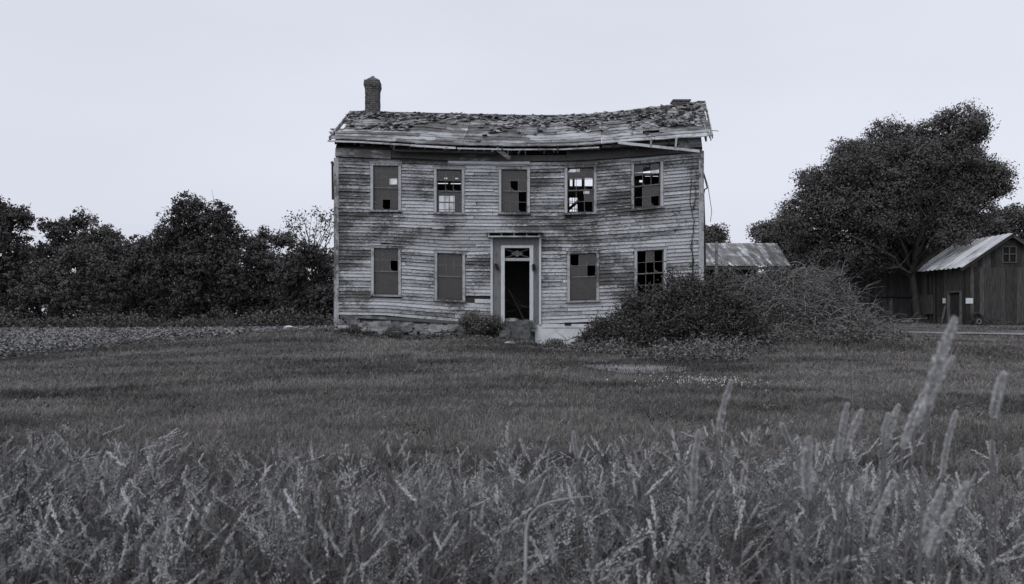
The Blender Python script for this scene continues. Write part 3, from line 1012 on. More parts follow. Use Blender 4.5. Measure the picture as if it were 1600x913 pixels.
fboard('soffit_board', 'darkwood', [(616, 236), (720, 238.5), (775, 239.5)], 25.75, 3, .2, .3)
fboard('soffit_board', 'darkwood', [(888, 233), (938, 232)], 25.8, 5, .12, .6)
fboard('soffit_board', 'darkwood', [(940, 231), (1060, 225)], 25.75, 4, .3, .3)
mb = MB()
for q in range(23):
    px = 602 + q * 13 + rnd.uniform(-4, 4)
    if rnd.random() < .35 or px > 885: continue
    py = np.interp(px, EPX[:, 0], EPX[:, 1]) + 4
    a = P(px, py, 25.6); b_ = P(px - rnd.uniform(-1, 4), py + rnd.uniform(4, 7), 25.8)
    mb = MB(); mb.beam(a, b_, .035, .06, 0, rnd.random()); mb.build('rafter_tail', M['eaveboard'], house)
for (px, py, ln) in ((1018, 216, 15), (1057, 215, 18), (1015, 212, 4)):
    mb = MB(); mb.beam(P(px, py, 25.42), P(px - 1.5, py + ln, 25.5), .05, .04); mb.build('rafter_tail', M['eaveboard'], house)
# verge boards and bits sticking out at both gables
mb = MB()
for (s0, off) in ((-.004, -.02), (1.004, .02)):
    a = roof_pt(np.array([s0]), np.array([0.]), .0)[0]; b_ = roof_pt(np.array([s0]), np.array([1.0]), .0)[0]
    mb = MB(); mb.beam(a, b_, .035, .14, 0, .6, seg=8, wob=.015); mb.build('verge_board', M['roofboard'], roof)
for q in range(9):
    s = rnd.choice((-.012, 0, 1.0, 1.012)); t_ = rnd.uniform(.05, .95)
    p = roof_pt(np.array([s]), np.array([t_]), .02)[0]
    sg = -1 if s < .5 else 1
    mb = MB(); mb.beam(p - np.array((sg * .3, 0, 0)), p + np.array((sg * rnd.uniform(.03, .15), 0, rnd.uniform(-.05, .03))), .09, .02, 0, rnd.random(), up=(0, -.4, 1)); mb.build('broken_board', M['roofboard'], roof)
mb = MB(); mb.beam(P(1096, 161, 28.6), P(1109, 214, 25.6), .04, .06, 0, .4); mb.build('verge_board', M['roofboard'], roof)
mb = MB(); mb.beam(P(1100, 188, 27), P(1111, 219, 25.5), .03, .05, 0, .3); mb.build('verge_board', M['roofboard'], roof)
mb = MB(); mb.beam(P(1093, 161, 28.7), P(1099, 160, 28.7), .1, .08, 0, .1); mb.build('verge_board', M['roofboard'], roof)
mb = MB(); mb.beam(P(549, 176, 28.7), P(556, 181, 28.7), .1, .08, 0, .1); mb.build('verge_board', M['roofboard'], roof)

# chimneys
def ring(mb, cx, cy, hw, hd, z0, z1, r=.5, j=.0):
    mb.box(cx - hw + rnd.uniform(-j, j), cx + hw + rnd.uniform(-j, j), cy - hd, cy + hd, z0, z1, 0, r)
mb = MB()
cxc = P(582.5, 150, RIDGE_Y + .05)[0]; cyc = RIDGE_Y + .05
zlo = 8.2; ztop = P(582, 131, cyc)[2]
z = zlo
while z < ztop - .27:
    ring(mb, cxc, cyc, .235, .26, z, z + .072, .5, .006); z += .075
for (e, n_) in ((.255, 1), (.275, 2), (.262, 1)):
    for q in range(n_):
        ring(mb, cxc, cyc, e, e + .02, z, z + .072, .5, .006); z += .075
chim = mb.build('chimney', M['brick'], roof)
mb = MB()
th = np.linspace(0, 2 * math.pi, 13)[:-1]
V = []
for (rr, zz) in ((.27, 0), (.255, .06), (.17, .11), (.08, .13), (.06, .19), (.02, .20)):
    for a in th: V.append((cxc + rr * (1 + .1 * math.sin(3 * a)) * math.cos(a), cyc + rr * math.sin(a), z + zz))
fs = [(r_ * 12 + q, r_ * 12 + (q + 1) % 12, r_ * 12 + 12 + (q + 1) % 12, r_ * 12 + 12 + q) for r_ in range(5) for q in range(12)]
mb.add(V, fs, 0, .3)
mb.build('chimney_cap', M['stone'], chim)
mb = MB()
c0 = P(1063, 166, RIDGE_Y + .02)
mb.box(c0[0] - .3, c0[0] + .28, c0[1] - .22, c0[1] + .22, c0[2] - .5, c0[2] + .13)
mb.box(c0[0] - .32, c0[0] + .33, c0[1] - .26, c0[1] + .25, c0[2] + .132, c0[2] + .18)
mb.build('chimney', M['brick'], roof, label='stub of a broken brick chimney at the right end')
mb = MB()
for q in range(5):
    a = P(1046 + q * 1.5, 172 + q * 3.2, 28.35 - q * .3); b_ = P(1083 - q * 2, 169.5 + q * 4, 28.35 - q * .3)
    mb = MB(); mb.beam(a, b_, .16, .02, 0, rnd.random(), up=(0, -.5, 1)); mb.build('slipped_board', M['roofboard'], roof)

# foundation: rubble on the left, white painted face on the right
mb = MB()
def rubble(x0, x1, ytop, ybot, n, seed, Y0=FY - .02, size=(.12, .5), mb=mb, zf=.45):
    r2 = np.random.RandomState(seed)
    for q in range(n):
        px = r2.uniform(x0, x1); py = r2.uniform(ytop, ybot)
        c = P(px, py, Y0 - (py - ytop) * .012)
        w_, h_, d_ = r2.uniform(*size), r2.uniform(size[0], size[1]) * zf, r2.uniform(.1, .3)
        V = []
        for sx in (-1, 1):
            for sy in (-1, 1):
                for sz in (-1, 1):
                    V.append(c + np.array((sx * w_ / 2, sy * d_ / 2 + .1, sz * h_ / 2)) * r2.uniform(.65, 1.15, 3))
        mb.add(V, BOXF, 0, r2.rand())
mb.box(XL + .25, HX(769), FY + .09, FY + .35, .4, HZt(499), 0, .4)
mb.box(HX(769), XR - .02, FY + .06, FY + .35, .5, HZt(506), 0, .4)
rubble(548, 712, 505, 517, 60, 1, size=(.15, .7), Y0=FY + .02)
rubble(528, 560, 500, 519, 22, 9, size=(.12, .45))
rubble(560, 770, 514, 524, 60, 10, size=(.08, .35), Y0=FY - .15)
rubble(780, 836, 500, 520, 30, 2, size=(.12, .4))
mb.build('foundation', M['stone'], house)
mb = MB()
mb.box(HX(836), HX(965), FY - .05, FY + .05, .3, HZt(506.5), 0, .5)
mb.box(HX(846), HX(915), FY - .056, FY - .051, HZt(513.0), HZt(512.3), 1, .1)
mb.build('painted_foundation', [M['render'], M['darkwood']], house, label='white painted face of the foundation beside the doorway')
mb = MB(); mb.box(HX(882), HX(892), FY - .08, FY - .052, HZt(508.5), HZt(504), 0)
mb.build('vent', M['black'], house)
mb = MB()   # sill beam under the left siding, slanting down
a = P(532, 493.5, 25.96); b_ = P(735, 505.5, 25.96)
mb.beam(a, b_, .05, .09, seg=10, wob=.008, up=(0, 0, 1))
mb.beam(P(532, 495.5, 26.02), P(560, 497, 26.02), .14, .08)
mb.build('sill_beam', M['frieze'], house)

# cables on the right-hand gable corner
def cable(name, mat, pts, Y, rad, parent=house):
    mb = MB()
    p = np.array([P(a, b_, Y) for a, b_ in pts])
    tt_ = np.linspace(0, len(p) - 1, len(p) * 5)
    q = np.stack([np.interp(tt_, np.arange(len(p)), p[:, k]) for k in range(3)], -1)
    mb.tube(q, rad, 5)
    return mb.build(name, M[mat], parent)
cable('cable', 'cable', [(1098, 268), (1102, 282), (1105, 294), (1101, 296), (1099, 306)], 26.3, .022)
cable('cable', 'palewire', [(1099, 268), (1106, 290), (1109, 310), (1112, 330), (1110, 347)], 26.32, .012)
cable('cable', 'cable', [(1097, 282), (1099, 300), (1096, 320)], 26.2, .03)
cable('downpipe', 'darkwood', [(1098, 300), (1100, 360), (1101, 440)], 26.3, .05)

# ------------------------------------------------------------------ vine on the wall
vm = MB()
for s0, pts in enumerate(([(1086, 450), (1081, 400), (1083, 350), (1078, 300), (1081, 262)], [(1078, 450), (1084, 410), (1079, 375)], [(1081, 330), (1087, 310), (1086, 285)])):
    p = np.array([P(a, b_, FY - .06) for a, b_ in pts]); tt_ = np.linspace(0, len(p) - 1, 24)
    q = np.stack([np.interp(tt_, np.arange(len(p)), p[:, k]) for k in range(3)], -1); q[:, 0] += R.normal(size=24) * .025
    vm.tube(q, np.linspace(.02, .008, 24), 5)
o = vm.build('climbing_vine', M['bark'])
tag(o, 'thin bare vine stems climbing the clapboards at the right end of the farmhouse', 'vine')

# ------------------------------------------------------------------ sheds and barn
def plank_wall(mb, a, b_, z0, ztop, w=.24, mat=0, th=.03, skip=None, gap=.008, nrm=(0, -1)):
    """vertical boards from a to b (x,y); ztop and z0 may be functions of the distance along"""
    a = np.array(a, float); b_ = np.array(b_, float)
    L_ = np.linalg.norm(b_ - a); d = (b_ - a) / L_; n_ = np.array(nrm, float)
    s = 0
    while s < L_ - .03:
        ww = w * rnd.uniform(.75, 1.25); e = min(L_, s + ww)
        zt0 = ztop(s) if callable(ztop) else ztop; zt1 = ztop(e) if callable(ztop) else ztop
        zb = (z0(s) if callable(z0) else z0) + rnd.uniform(0, .09)
        if skip and skip((s + e) / 2): s = e; continue
        j0 = rnd.uniform(0, .015)
        q = []
        for (ss, zt) in ((s, zt0), (e - gap, zt1)):
            p = a + d * ss
            for dd in (0, 1):
                pp = p + n_ * (j0 if dd == 0 else -th)
                q += [(pp[0], pp[1], zb), (pp[0], pp[1], zt)]
        mb.add(q, BOXF, mat)
        s = e

# rust-roofed open shed
sh = thing('open_shed', 'low shed with rusty streaked sheet metal roof, right of the farmhouse', 'shed', (10, 48, 1.0))
mb = MB()
e0 = P(1060, 416, 46.5); e1 = P(1236, 416, 46.5); r0 = P(1050, 380.5, 51); r1 = P(1214, 380.5, 51)
e0[2] = e1[2]
sheets = 26
for q in range(sheets):
    a = e0 + (e1 - e0) * q / sheets; b_ = e0 + (e1 - e0) * (q + 1.02) / sheets
    c2 = r0 + (r1 - r0) * (q + 1.02) / sheets; d2 = r0 + (r1 - r0) * q / sheets
    tone = rnd.random(); nseg = 4
    V = []
    for k in range(nseg + 1):
        u = k / nseg; zc_ = .03 if k % 2 else 0
        p = a + (b_ - a) * u; r2 = d2 + (c2 - d2) * u
        jz = rnd.uniform(-.02, .02) * 0
        V += [p + (0, 0, zc_ + jz), r2 + (0, 0, zc_)]
    fs = [(2 * k, 2 * k + 2, 2 * k + 3, 2 * k + 1) for k in range(nseg)]
    mb.add(V, fs, 0, tone)
mb.build('roof', M['rustroof'], sh)
mb = MB()
mb.beam(e0 + (0, .1, -.12), e1 + (0, .1, -.12), .1, .16)
mb.beam(r0 + (0, 0, -.09), r1 + (0, 0, -.09), .1, .14)
for q in range(7):
    a = e0 + (e1 - e0) * q / 6; c2 = r0 + (r1 - r0) * q / 6
    mb.beam(a + (0, .15, -.1), c2 + (0, 0, -.1), .08, .12)
    mb.beam((a[0], a[1] + .2, h1(a[0], a[1]) - .1), (a[0], a[1] + .2, a[2] - .15), .14, .14, up=(0, 1, 0))
mb.build('post_frame', M['darkwood'], sh)
mb = MB()
plank_wall(mb, (e0[0], 50.8), (e1[0] - .6, 50.8), 1.0, r0[2] - .2)
mb.build('rear_wall', M['barnwood'], sh)
# pole in front of it
mb = MB()
p = P(1119.5, 440, 33); q = P(1119.5, 378, 33)
mb.beam((p[0], p[1], h1(p[0], p[1]) - .2), q, .10, .10, up=(0, 1, 0), seg=5, wob=.01)
o = mb.build('wooden_post', M['casing']); tag(o, 'upright square post beside the farmhouse, in front of the rusty roof', 'post')

# long shed with vertical boards behind the maple
ls = thing('board_shed', 'dark vertical board shed behind the trunk of the big tree', 'shed', P(1370, 500, 52))
x0 = P(1292, 0, 52)[0]; x1 = P(1460, 0, 52)[0]; zt_ = P(0, 424, 52)[2]; zb_ = P(0, 501, 52)[2]
mb = MB()
plank_wall(mb, (x0, 52), (x1, 52), zb_, lambda s: zt_ + .13 - max(0, 1.6 - s) * .55, w=.26, skip=lambda s: abs(s - 5.3) < .0)
plank_wall(mb, (x0, 58), (x0, 52), zb_, zt_ - .9, nrm=(-1, 0))
mb.build('wall', M['barnwood_pale'], ls)
mb = MB()
mb.box(P(1366, 0, 52)[0], P(1432, 0, 52)[0], 51.93, 51.98, P(0, 466, 52)[2], P(0, 464, 52)[2])
plank_wall(mb, (P(1389, 0, 52)[0], 51.96), (P(1394, 0, 52)[0], 51.96), zb_ + .1, P(0, 465, 52)[2], w=.2, mat=1)
mb.build('sliding_door', [M['darkwood'], M['casing']], ls)
mb = MB()
a = np.array((x0 - .3, 51.6, zt_ - .75)); b_ = np.array((x0 + 1.6, 51.6, zt_ + .12))
c2 = np.array((x1, 51.6, zt_ + .12))
for (p, q) in ((a, b_), (b_, c2)):
    mb.add([p, q, q + (0, 7, 1.0), p + (0, 7, 1.0), p + (0, 0, -.06), q + (0, 0, -.06), q + (0, 7, .94), p + (0, 7, .94)], [(0, 1, 2, 3), (7, 6, 5, 4), (0, 4, 5, 1), (2, 6, 7, 3)])
mb.build('roof', M['darkwood'], ls)

# barn with pale sheet roof
BX0, BX1, BY0, BY1, BEZ, BRZ = 25.6, 30.6, 45.0, 50.0, 4.44, 6.12
barn = thing('small_barn', 'dark vertical board barn with pale sheet metal gable roof and side door', 'barn', ((BX0 + BX1) / 2, BY0, .95))
mb = MB()
SPL = P(0, 418, 45)[2]
prof = lambda s: BEZ + (BRZ - BEZ) * (1 - abs(s - 2.5) / 2.5) - .05
plank_wall(mb, (BX0 + .02, BY0), (BX1, BY0), .9, lambda s: min(SPL, prof(s)), w=.27)
wz0, wz1 = P(0, 411, 45)[2], P(0, 385, 45)[2]
plank_wall(mb, (BX0 + .02, BY0 + .015), (BX1, BY0 + .015), SPL - .06, prof, w=.22, skip=lambda s: abs(s - 2.5) < .42)
for (a, b_) in ((prof(2.1) - (prof(2.1) - wz1), prof(2.4)),):
    mb.box(28.1 - .45, 28.1 + .45, BY0 + .02, BY0 + .05, wz1, prof(2.1), 0)
mb.box(28.1 - .45, 28.1 + .45, BY0 + .02, BY0 + .05, SPL - .05, wz0, 0)
dY0, dY1 = 45.42, 46.72
DZ = P(0, 458, 46)[2]
plank_wall(mb, (BX0, BY1), (BX0, BY0 + .03), .95, BEZ - .05, w=.24, nrm=(-1, 0), skip=lambda s: dY0 < BY1 - s < dY1)
mb.box(BX0 - .01, BX0 + .03, dY0, dY1, DZ, BEZ - .05, 0, .6)
plank_wall(mb, (BX1, BY0), (BX1, BY1), .95, BEZ - .05, w=.24, nrm=(1, 0))
plank_wall(mb, (BX1, BY1), (BX0, BY1), .95, prof, w=.24, nrm=(0, 1))
mb.build('wall', M['barnwood'], barn)
mb = MB()
mb.box(BX0 + .06, BX0 + .1, dY0 + .1, dY1 - .1, 1.45, DZ - .05, 0, .2)
mb.box(BX0 + .0, BX0 + .04, dY0 + .05, dY1 - .05, .95, 1.38, 0, .7)
dd_ = mb.build('door', M['barnwood'], barn)
mb = MB()
for yy in (dY0, dY1 - .0):
    mb.box(BX0 - .05, BX0 + .08, yy - .07, yy + .07, .92, DZ + .02, 0, .9)
mb.box(BX0 - .05, BX0 + .08, dY0 - .07, dY1 + .07, DZ + .021, DZ + .12, 0, .4)
mb.beam((BX0 - .35, dY1 + .2, .9), (BX0 - .05, dY1 + .25, 2.1), .16, .04, 0, .9, up=(1, 0, 0))
mb.beam((BX0 - .12, dY0 - .2, .9), (BX0 - .1, dY0 - .18, 1.6), .18, .04, 0, .9, up=(1, 0, 0))
mb.build('frame', M['barnwood_pale'], dd_)
mb = MB()
mb.box(BX0 - .09, BX0 - .05, 48.3, 49.85, P(0, 491, 49)[2], P(0, 461, 49)[2], 0, .9)
mb.build('shutter', M['barnwood'], barn)
mb = MB()
for (a, b_) in ((-.42, -.36), (.36, .42), (-.03, .03)):
    mb.box(28.1 + a, 28.1 + b_, BY0 - .03, BY0 + .03, wz0, wz1, 0, .5)
for zz in (wz0, (wz0 + wz1) / 2, wz1 - .05):
    mb.box(28.1 - .42, 28.1 + .42, BY0 - .034, BY0 + .03, zz, zz + .05, 0, .5)
w_ = mb.build('window', M['barnwood_pale'], barn)
mb = MB()
mb.box(28.1 - .38, 28.1 + .38, BY0 + .034, BY0 + .04, wz0, wz1)
mb.build('window_pane', M['black'], w_)
mb = MB()
for side in (0, 1):
    N = 22
    for q in range(N):
        ya = BY0 - .35 + (BY1 - BY0 + .6) * q / N; yb = BY0 - .35 + (BY1 - BY0 + .6) * (q + 1) / N
        ext = rnd.uniform(-.04, .04)
        if side == 0:
            xe, ze = BX0 - .35 + ext, BEZ - (.35 - ext) * .67 + .04
            if q < 2: ext = .5 * (2 - q) * 0
        else: xe, ze = BX1 + .35, BEZ - .35 * .67 + .04
        xr, zr = 28.1, BRZ + .04
        tone = rnd.random()
        lift = .035 if q % 2 else 0
        if side == 0 and q == 1: xr_ = 28.1
        mb.add([(xe, ya, ze + lift), (xe, yb, ze + lift), (xr, yb, zr + lift), (xr, ya, zr + lift)], [(0, 1, 2, 3)], 0, tone)
        mb.add([(xe, yb, ze + lift), (xe, yb, ze + .035 - lift), (xr, yb, zr + .035 - lift), (xr, yb, zr + lift)], [(0, 1, 2, 3)], 0, tone * .5)
mb.build('roof', M['barnroof'], barn)
mb = MB()
for sg in (-1, 1):
    mb.beam((28.1, BY0 - .3, BRZ - .08), (28.1 + sg * 2.9, BY0 - .3, BRZ - .08 - 2.9 * .67), .05, .16)
    for q in range(5):
        yy = BY0 - .3 + q * 1.3
        if q: mb.beam((28.1, yy, BRZ - .08), (28.1 + sg * 2.8, yy, BRZ - .08 - 2.8 * .67), .08, .12)
mb.build('rafter', M['darkwood'], barn)

for (nm, Yp, ym, z0_, z1_, w2, lab) in (('notice', 44.94, 0, P(0, 474.5, 45)[2], P(0, 466, 45)[2], .2, 'blank white notice board on the barn wall, the larger one right of its door'),):
    mb = MB(); xc = P(1514, 0, 45)[0]
    mb.box(xc - w2, xc + w2, 44.95, 44.975, z0_, z1_)
    o = mb.build('notice', M['paper']); tag(o, lab, 'notice', 'white notices on the barn')
mb = MB(); mb.box(BX0 - .06, BX0 - .035, 46.95, 47.25, P(0, 474, 47)[2], P(0, 466, 47)[2])
o = mb.build('notice', M['paper']); tag(o, 'small narrow white notice on the barn wall left of its door', 'notice', 'white notices on the barn')

def tyre(px, py, Y, Rm, rm, lab, tilt, rimmed):
    c = P(px, py, Y)
    zg = h1(c[0], Y); c[2] = zg + (Rm + rm) * math.cos(tilt)
    root = thing('tyre', lab, 'tyre', (c[0], Y, zg), 'old tyres against the barn')
    def tor(R_, r_, yo, sq=1.0):
        V = []; nu, nv = 32, 10
        for u in range(nu):
            a = u / nu * 2 * math.pi
            for v_ in range(nv):
                b_ = v_ / nv * 2 * math.pi
                rr = R_ + r_ * math.cos(b_); yy = yo + r_ * sq * math.sin(b_)
                x, z_ = rr * math.cos(a), rr * math.sin(a)
                V.append((c[0] + x, c[1] + yy * math.cos(tilt) + z_ * math.sin(tilt), c[2] + z_ * math.cos(tilt) - yy * math.sin(tilt)))
        fs = [(u * nv + v_, ((u + 1) % nu) * nv + v_, ((u + 1) % nu) * nv + (v_ + 1) % nv, u * nv + (v_ + 1) % nv) for u in range(nu) for v_ in range(nv)]
        return V, fs
    mb = MB(); V, fs = tor(Rm, rm, 0, 1.15); mb.add(V, fs, 0, .5, True); mb.build('tread', M['rubber'], root)
    if rimmed:
        mb = MB(); V, fs = tor(Rm - rm * .8, .03, -rm * .7); mb.add(V, fs, 0, .5, True); mb.build('rim', M['rim'], root)
tyre(1526, 500, 44.6, .29, .095, 'large black tyre leaning on the barn wall behind a smaller rimmed tyre', .15, False)
tyre(1529, 504, 44.2, .17, .065, 'small tyre with pale rim leaning in front of the larger one by the barn', .2, True)

# ------------------------------------------------------------------ TREES
# left tree line, px lobes (cx, cy, rx, ry)
G1 = 'trees along the far side of the field'
tree('broadleaf_tree', 'dark tree at the far left edge of the tree line', 'tree', 98, 15, 512, 440,
     [(20, 345, 38, 36), (-20, 350, 45, 40), (48, 345, 16, 18), (10, 400, 60, 50), (-15, 460, 60, 45), (38, 450, 40, 50)], .34, 22000, M['leaf_dark'], trunk_r=.35, group=G1, seed=1)
tree('broadleaf_tree', 'round domed tree second from left in the tree line, pale stems showing below', 'tree', 104, 130, 512, 450,
     [(130, 362, 42, 32), (95, 362, 24, 20), (165, 368, 28, 22), (105, 395, 50, 35), (160, 400, 40, 40), (185, 395, 30, 24), (120, 455, 60, 45)], .34, 26000, M['leaf_mid'], trunk_r=.3, group=G1, seed=2)
tree('broadleaf_tree', 'low spreading tree in front of the round domed one at left of the field edge', 'tree', 95, 95, 514, 470,
     [(80, 425, 38, 28), (110, 405, 34, 26), (60, 455, 40, 40), (110, 465, 45, 42), (150, 450, 35, 50), (140, 490, 40, 20)], .3, 20000, M['leaf_pale'], trunk_r=.25, group=G1, seed=3)
tree('broadleaf_tree', 'lower tree filling the gap left of the tallest tree in the tree line', 'tree', 101, 205, 512, 460,
     [(200, 405, 32, 30), (220, 395, 28, 24), (190, 450, 36, 50), (215, 460, 36, 48)], .34, 16000, M['leaf_mid'], trunk_r=.3, group=G1, seed=4)
tree('broadleaf_tree', 'tallest rounded tree of the tree line left of the farmhouse', 'tree', 97, 305, 514, 440,
     [(303, 328, 36, 22), (290, 345, 40, 30), (335, 345, 38, 30), (262, 358, 30, 28), (357, 362, 26, 28), (248, 385, 28, 26), (300, 390, 60, 45), (350, 400, 38, 38),
      (262, 430, 42, 45), (320, 440, 55, 50), (370, 440, 24, 40), (285, 485, 60, 30), (345, 485, 40, 28)], .32, 42000, M['leaf_dark'], trunk_r=.45, group=G1, seed=5, clump=.7)
tree('broadleaf_tree', 'mid height leafy tree just right of the tallest tree', 'tree', 103, 420, 512, 450,
     [(420, 375, 24, 22), (402, 385, 26, 22), (445, 372, 18, 16), (420, 420, 40, 35), (400, 460, 36, 45), (440, 460, 36, 45)], .34, 20000, M['leaf_pale'], trunk_r=.25, group=G1, seed=6)
tree('broadleaf_tree', 'low dense tree touching the left edge of the farmhouse', 'tree', 92, 480, 513, 470,
     [(485, 402, 32, 22), (510, 415, 32, 30), (460, 425, 30, 30), (480, 450, 50, 36), (455, 480, 36, 30), (505, 480, 34, 30), (540, 460, 30, 50)], .3, 24000, M['leaf_dark'], trunk_r=.25, group=G1, seed=7)

for q, (px, py) in enumerate(((-20, 395), (60, 400), (160, 405), (232, 410), (300, 385), (375, 400), (450, 412), (520, 420))):
    tree('broadleaf_tree', ['dark tree in the second row, behind the far left tree', 'dark tree in the second row, behind the low spreading tree', 'dark tree in the second row, behind the round domed tree',
         'dark tree in the second row, left behind the tallest tree', 'dark tree in the second row, right behind the tallest tree', 'dark tree in the second row, between the tallest tree and the mid height one',
         'dark tree in the second row, behind the mid height tree', 'dark tree in the second row, hidden behind the low tree at the farmhouse edge'][q], 'tree', 110 + (q % 3) * 3, px, 512, 460,
         [(px, py, 44, 30), (px - 15, py + 45, 50, 45), (px + 18, py + 60, 50, 45), (px, py + 85, 60, 28)], .5, 9000, M['leaf_dark'], trunk_r=.3, group=G1, seed=60 + q, twigs=4, clump=.9)

# sparse half-bare tree behind it
def sparse_tree():
    rs = np.random.RandomState(21)
    Y = 112
    x = P(488, 0, Y)[0]; z0 = h1(x, Y) - .1
    root = thing('half_bare_tree', 'spindly half bare tree with sparse leaves rising behind the low trees by the farmhouse', 'tree', (x, Y, z0))
    tb = MB(); pts = []; 
    foot = np.array((x, Y, z0)); fk = P(488, 430, Y)
    tb.tube([foot, (foot + fk) / 2, fk], [.3, .24, .2], 8)
    for (ex, ey) in ((448, 348), (456, 352), (462, 345), (470, 372), (478, 350), (487, 338), (495, 336), (502, 338), (509, 348), (516, 340), (522, 336), (530, 345), (440, 362), (474, 342)):
        e = P(ex, ey, Y + rs.uniform(-2, 2))
        p = branch(tb, fk - (0, 0, rs.uniform(-2, .5)), e, .10, .02, .12, 9, 5, rs)
        for q in range(9):
            s0 = p[rs.randint(4, 9)]; e2 = s0 + np.array((rs.normal() * .7, rs.normal() * .5, rs.uniform(.1, 1.3)))
            branch(tb, s0, e2, .035, .015, .1, 4, 3, rs)
            if not (468 < ex < 486) or rs.rand() < .15:
                for w in range(rs.randint(2, 9)): pts.append(e2 + rs.normal(size=3) * .35)
    tb.build('trunk', M['bark'], root)
    v, f = leaf_quads(np.array(pts), .38, .2, .6, rs)
    mb = MB(); mb.add(v, f, 0, np.repeat(rs.rand(len(pts)), 4)); mb.build('crown', M['leaf_pale'], root)
sparse_tree()

# big tree on the right, in front of the board shed
BIGL = [(1490, 205, 42, 28), (1455, 225, 45, 34), (1400, 220, 40, 32), (1350, 238, 34, 28), (1400, 265, 60, 45), (1330, 270, 40, 34), (1290, 285, 34, 28), (1262, 290, 24, 20),
        (1290, 330, 46, 36), (1245, 335, 26, 24), (1225, 358, 26, 20), (1265, 375, 40, 28), (1512, 235, 26, 30), (1492, 270, 42, 38), (1526, 290, 26, 24), (1548, 298, 14, 12), (1440, 300, 55, 40),
        (1340, 340, 50, 40), (1500, 325, 45, 26), (1522, 335, 26, 18), (1395, 350, 45, 34), (1320, 395, 50, 24), (1270, 405, 36, 16), (1375, 400, 36, 24), (1355, 415, 30, 12), (1490, 352, 40, 16), (1450, 345, 22, 24), (1395, 385, 40, 26), (1370, 300, 55, 44), (1470, 262, 50, 42), (1425, 260, 55, 40), (1330, 310, 50, 34), (1480, 300, 50, 34), (1400, 325, 45, 34), (1465, 372, 26, 14)]
bt = tree('maple_tree', 'huge spreading tree towering over the sheds at right, leaning trunk beside the barn', 'tree', 49, 1436, 508, 415,
          BIGL, .135, 290000, M['leaf_mid'], trunk_r=.24, seed=31, clump=.5, lean=-14, depth=.85, per=44, twigs=8, shell=.6, core=.97)
# exposed limbs on its near side
mb = MB(); rs = np.random.RandomState(8)
def limb(pts, r0, r1, Y0, Y1, tw=6):
    p = np.array([P(a, b_, Y0 + (Y1 - Y0) * i / (len(pts) - 1)) for i, (a, b_) in enumerate(pts)])
    tt_ = np.linspace(0, len(p) - 1, len(p) * 4); q = np.stack([np.interp(tt_, np.arange(len(p)), p[:, k]) for k in range(3)], -1)
    q += rs.normal(size=q.shape) * .03
    mb.tube(q, np.linspace(r0, r1, len(q)), 7)
    for _ in range(tw):
        s0 = q[rs.randint(len(q) // 2, len(q))]
        branch(mb, s0, s0 + np.array((rs.normal() * .9, rs.normal() * .3 - .2, rs.uniform(.2, 1.4))), r1 * .7, .008, .2, 5, 4, rs)
limb([(1424, 425), (1430, 400), (1434, 375), (1446, 350), (1458, 332), (1462, 312)], .17, .05, 48.8, 45.2, 9)
limb([(1434, 378), (1441, 350), (1436, 325), (1440, 305)], .07, .03, 48, 45.0, 8)
limb([(1446, 352), (1470, 336), (1490, 333)], .06, .02, 46.6, 45.0, 8)
limb([(1424, 428), (1405, 418), (1385, 420)], .12, .04, 48.9, 47, 6)
limb([(1422, 424), (1408, 380), (1400, 350)], .12, .03, 48.9, 46, 6)
mb.build('limb', M['bark'], bt)
# neighbours
tree('broadleaf_tree', 'low dark tree seen under the rusty shed roof near the farmhouse corner', 'tree', 72, 1150, 505, 455,
     [(1120, 440, 40, 28), (1160, 445, 40, 30), (1150, 475, 50, 24), (1190, 470, 40, 28)], .24, 12000, M['leaf_dark'], trunk_r=.2, seed=45)
tree('broadleaf_tree', 'low dark tree filling the gap between the rusty roofed shed and the board shed', 'tree', 72, 1262, 505, 455,
     [(1225, 435, 34, 26), (1262, 430, 40, 30), (1300, 440, 40, 30), (1250, 470, 50, 28), (1305, 475, 40, 28)], .24, 16000, M['leaf_dark'], trunk_r=.2, seed=46)
tree('broadleaf_tree', 'small tree peeking over the rusty shed roof beside the farmhouse corner', 'tree', 75, 1112, 505, 430,
     [(1112, 368, 20, 14), (1098, 375, 18, 18), (1125, 374, 10, 12), (1110, 405, 30, 30)], .24, 9000, M['leaf_mid'], trunk_r=.2, seed=41)
tree('broadleaf_tree', 'lighter tree at the left foot of the huge tree, above the rusty shed roof', 'tree', 62, 1215, 505, 430,
     [(1190, 370, 14, 10), (1205, 360, 18, 16), (1225, 372, 30, 24), (1240, 400, 40, 30)], .2, 14000, M['leaf_pale'], trunk_r=.2, seed=42)
tree('broadleaf_tree', 'pale leafy tree behind the barn roof at the right edge', 'tree', 66, 1560, 505, 420,
     [(1560, 352, 28, 20), (1590, 345, 34, 26), (1540, 370, 34, 24), (1590, 385, 40, 30), (1520, 385, 40, 24)], .22, 18000, M['leaf_pale'], trunk_r=.25, seed=43)
tree('broadleaf_tree', 'dark dense tree behind the board shed under the huge crown', 'tree', 61, 1400, 505, 430,
     [(1350, 395, 60, 34), (1420, 400, 50, 34), (1470, 395, 45, 34), (1300, 420, 50, 30), (1440, 370, 60, 40)], .24, 26000, M['leaf_dark'], trunk_r=.25, seed=44)

# undergrowth along the tree line
rs = np.random.RandomState(51)
n = 38000
X = rs.uniform(-75, 0, n); Yv = rs.uniform(87, 96, n)
hh = (fbm(X * .35, Yv * .2) ** 1.4) * 4.2
Z = H(X, Yv) + rs.rand(n) * hh
v, f = leaf_quads(np.stack((X, Yv, Z), -1), .3, .2, .6, rs)
mb = MB(); mb.add(v, f, 0, np.repeat(rs.rand(n), 4))
o = mb.build('undergrowth', M['leaf_mid']); tag(o, 'scrubby weeds along the foot of the tree line behind the field', 'undergrowth', kind='stuff')

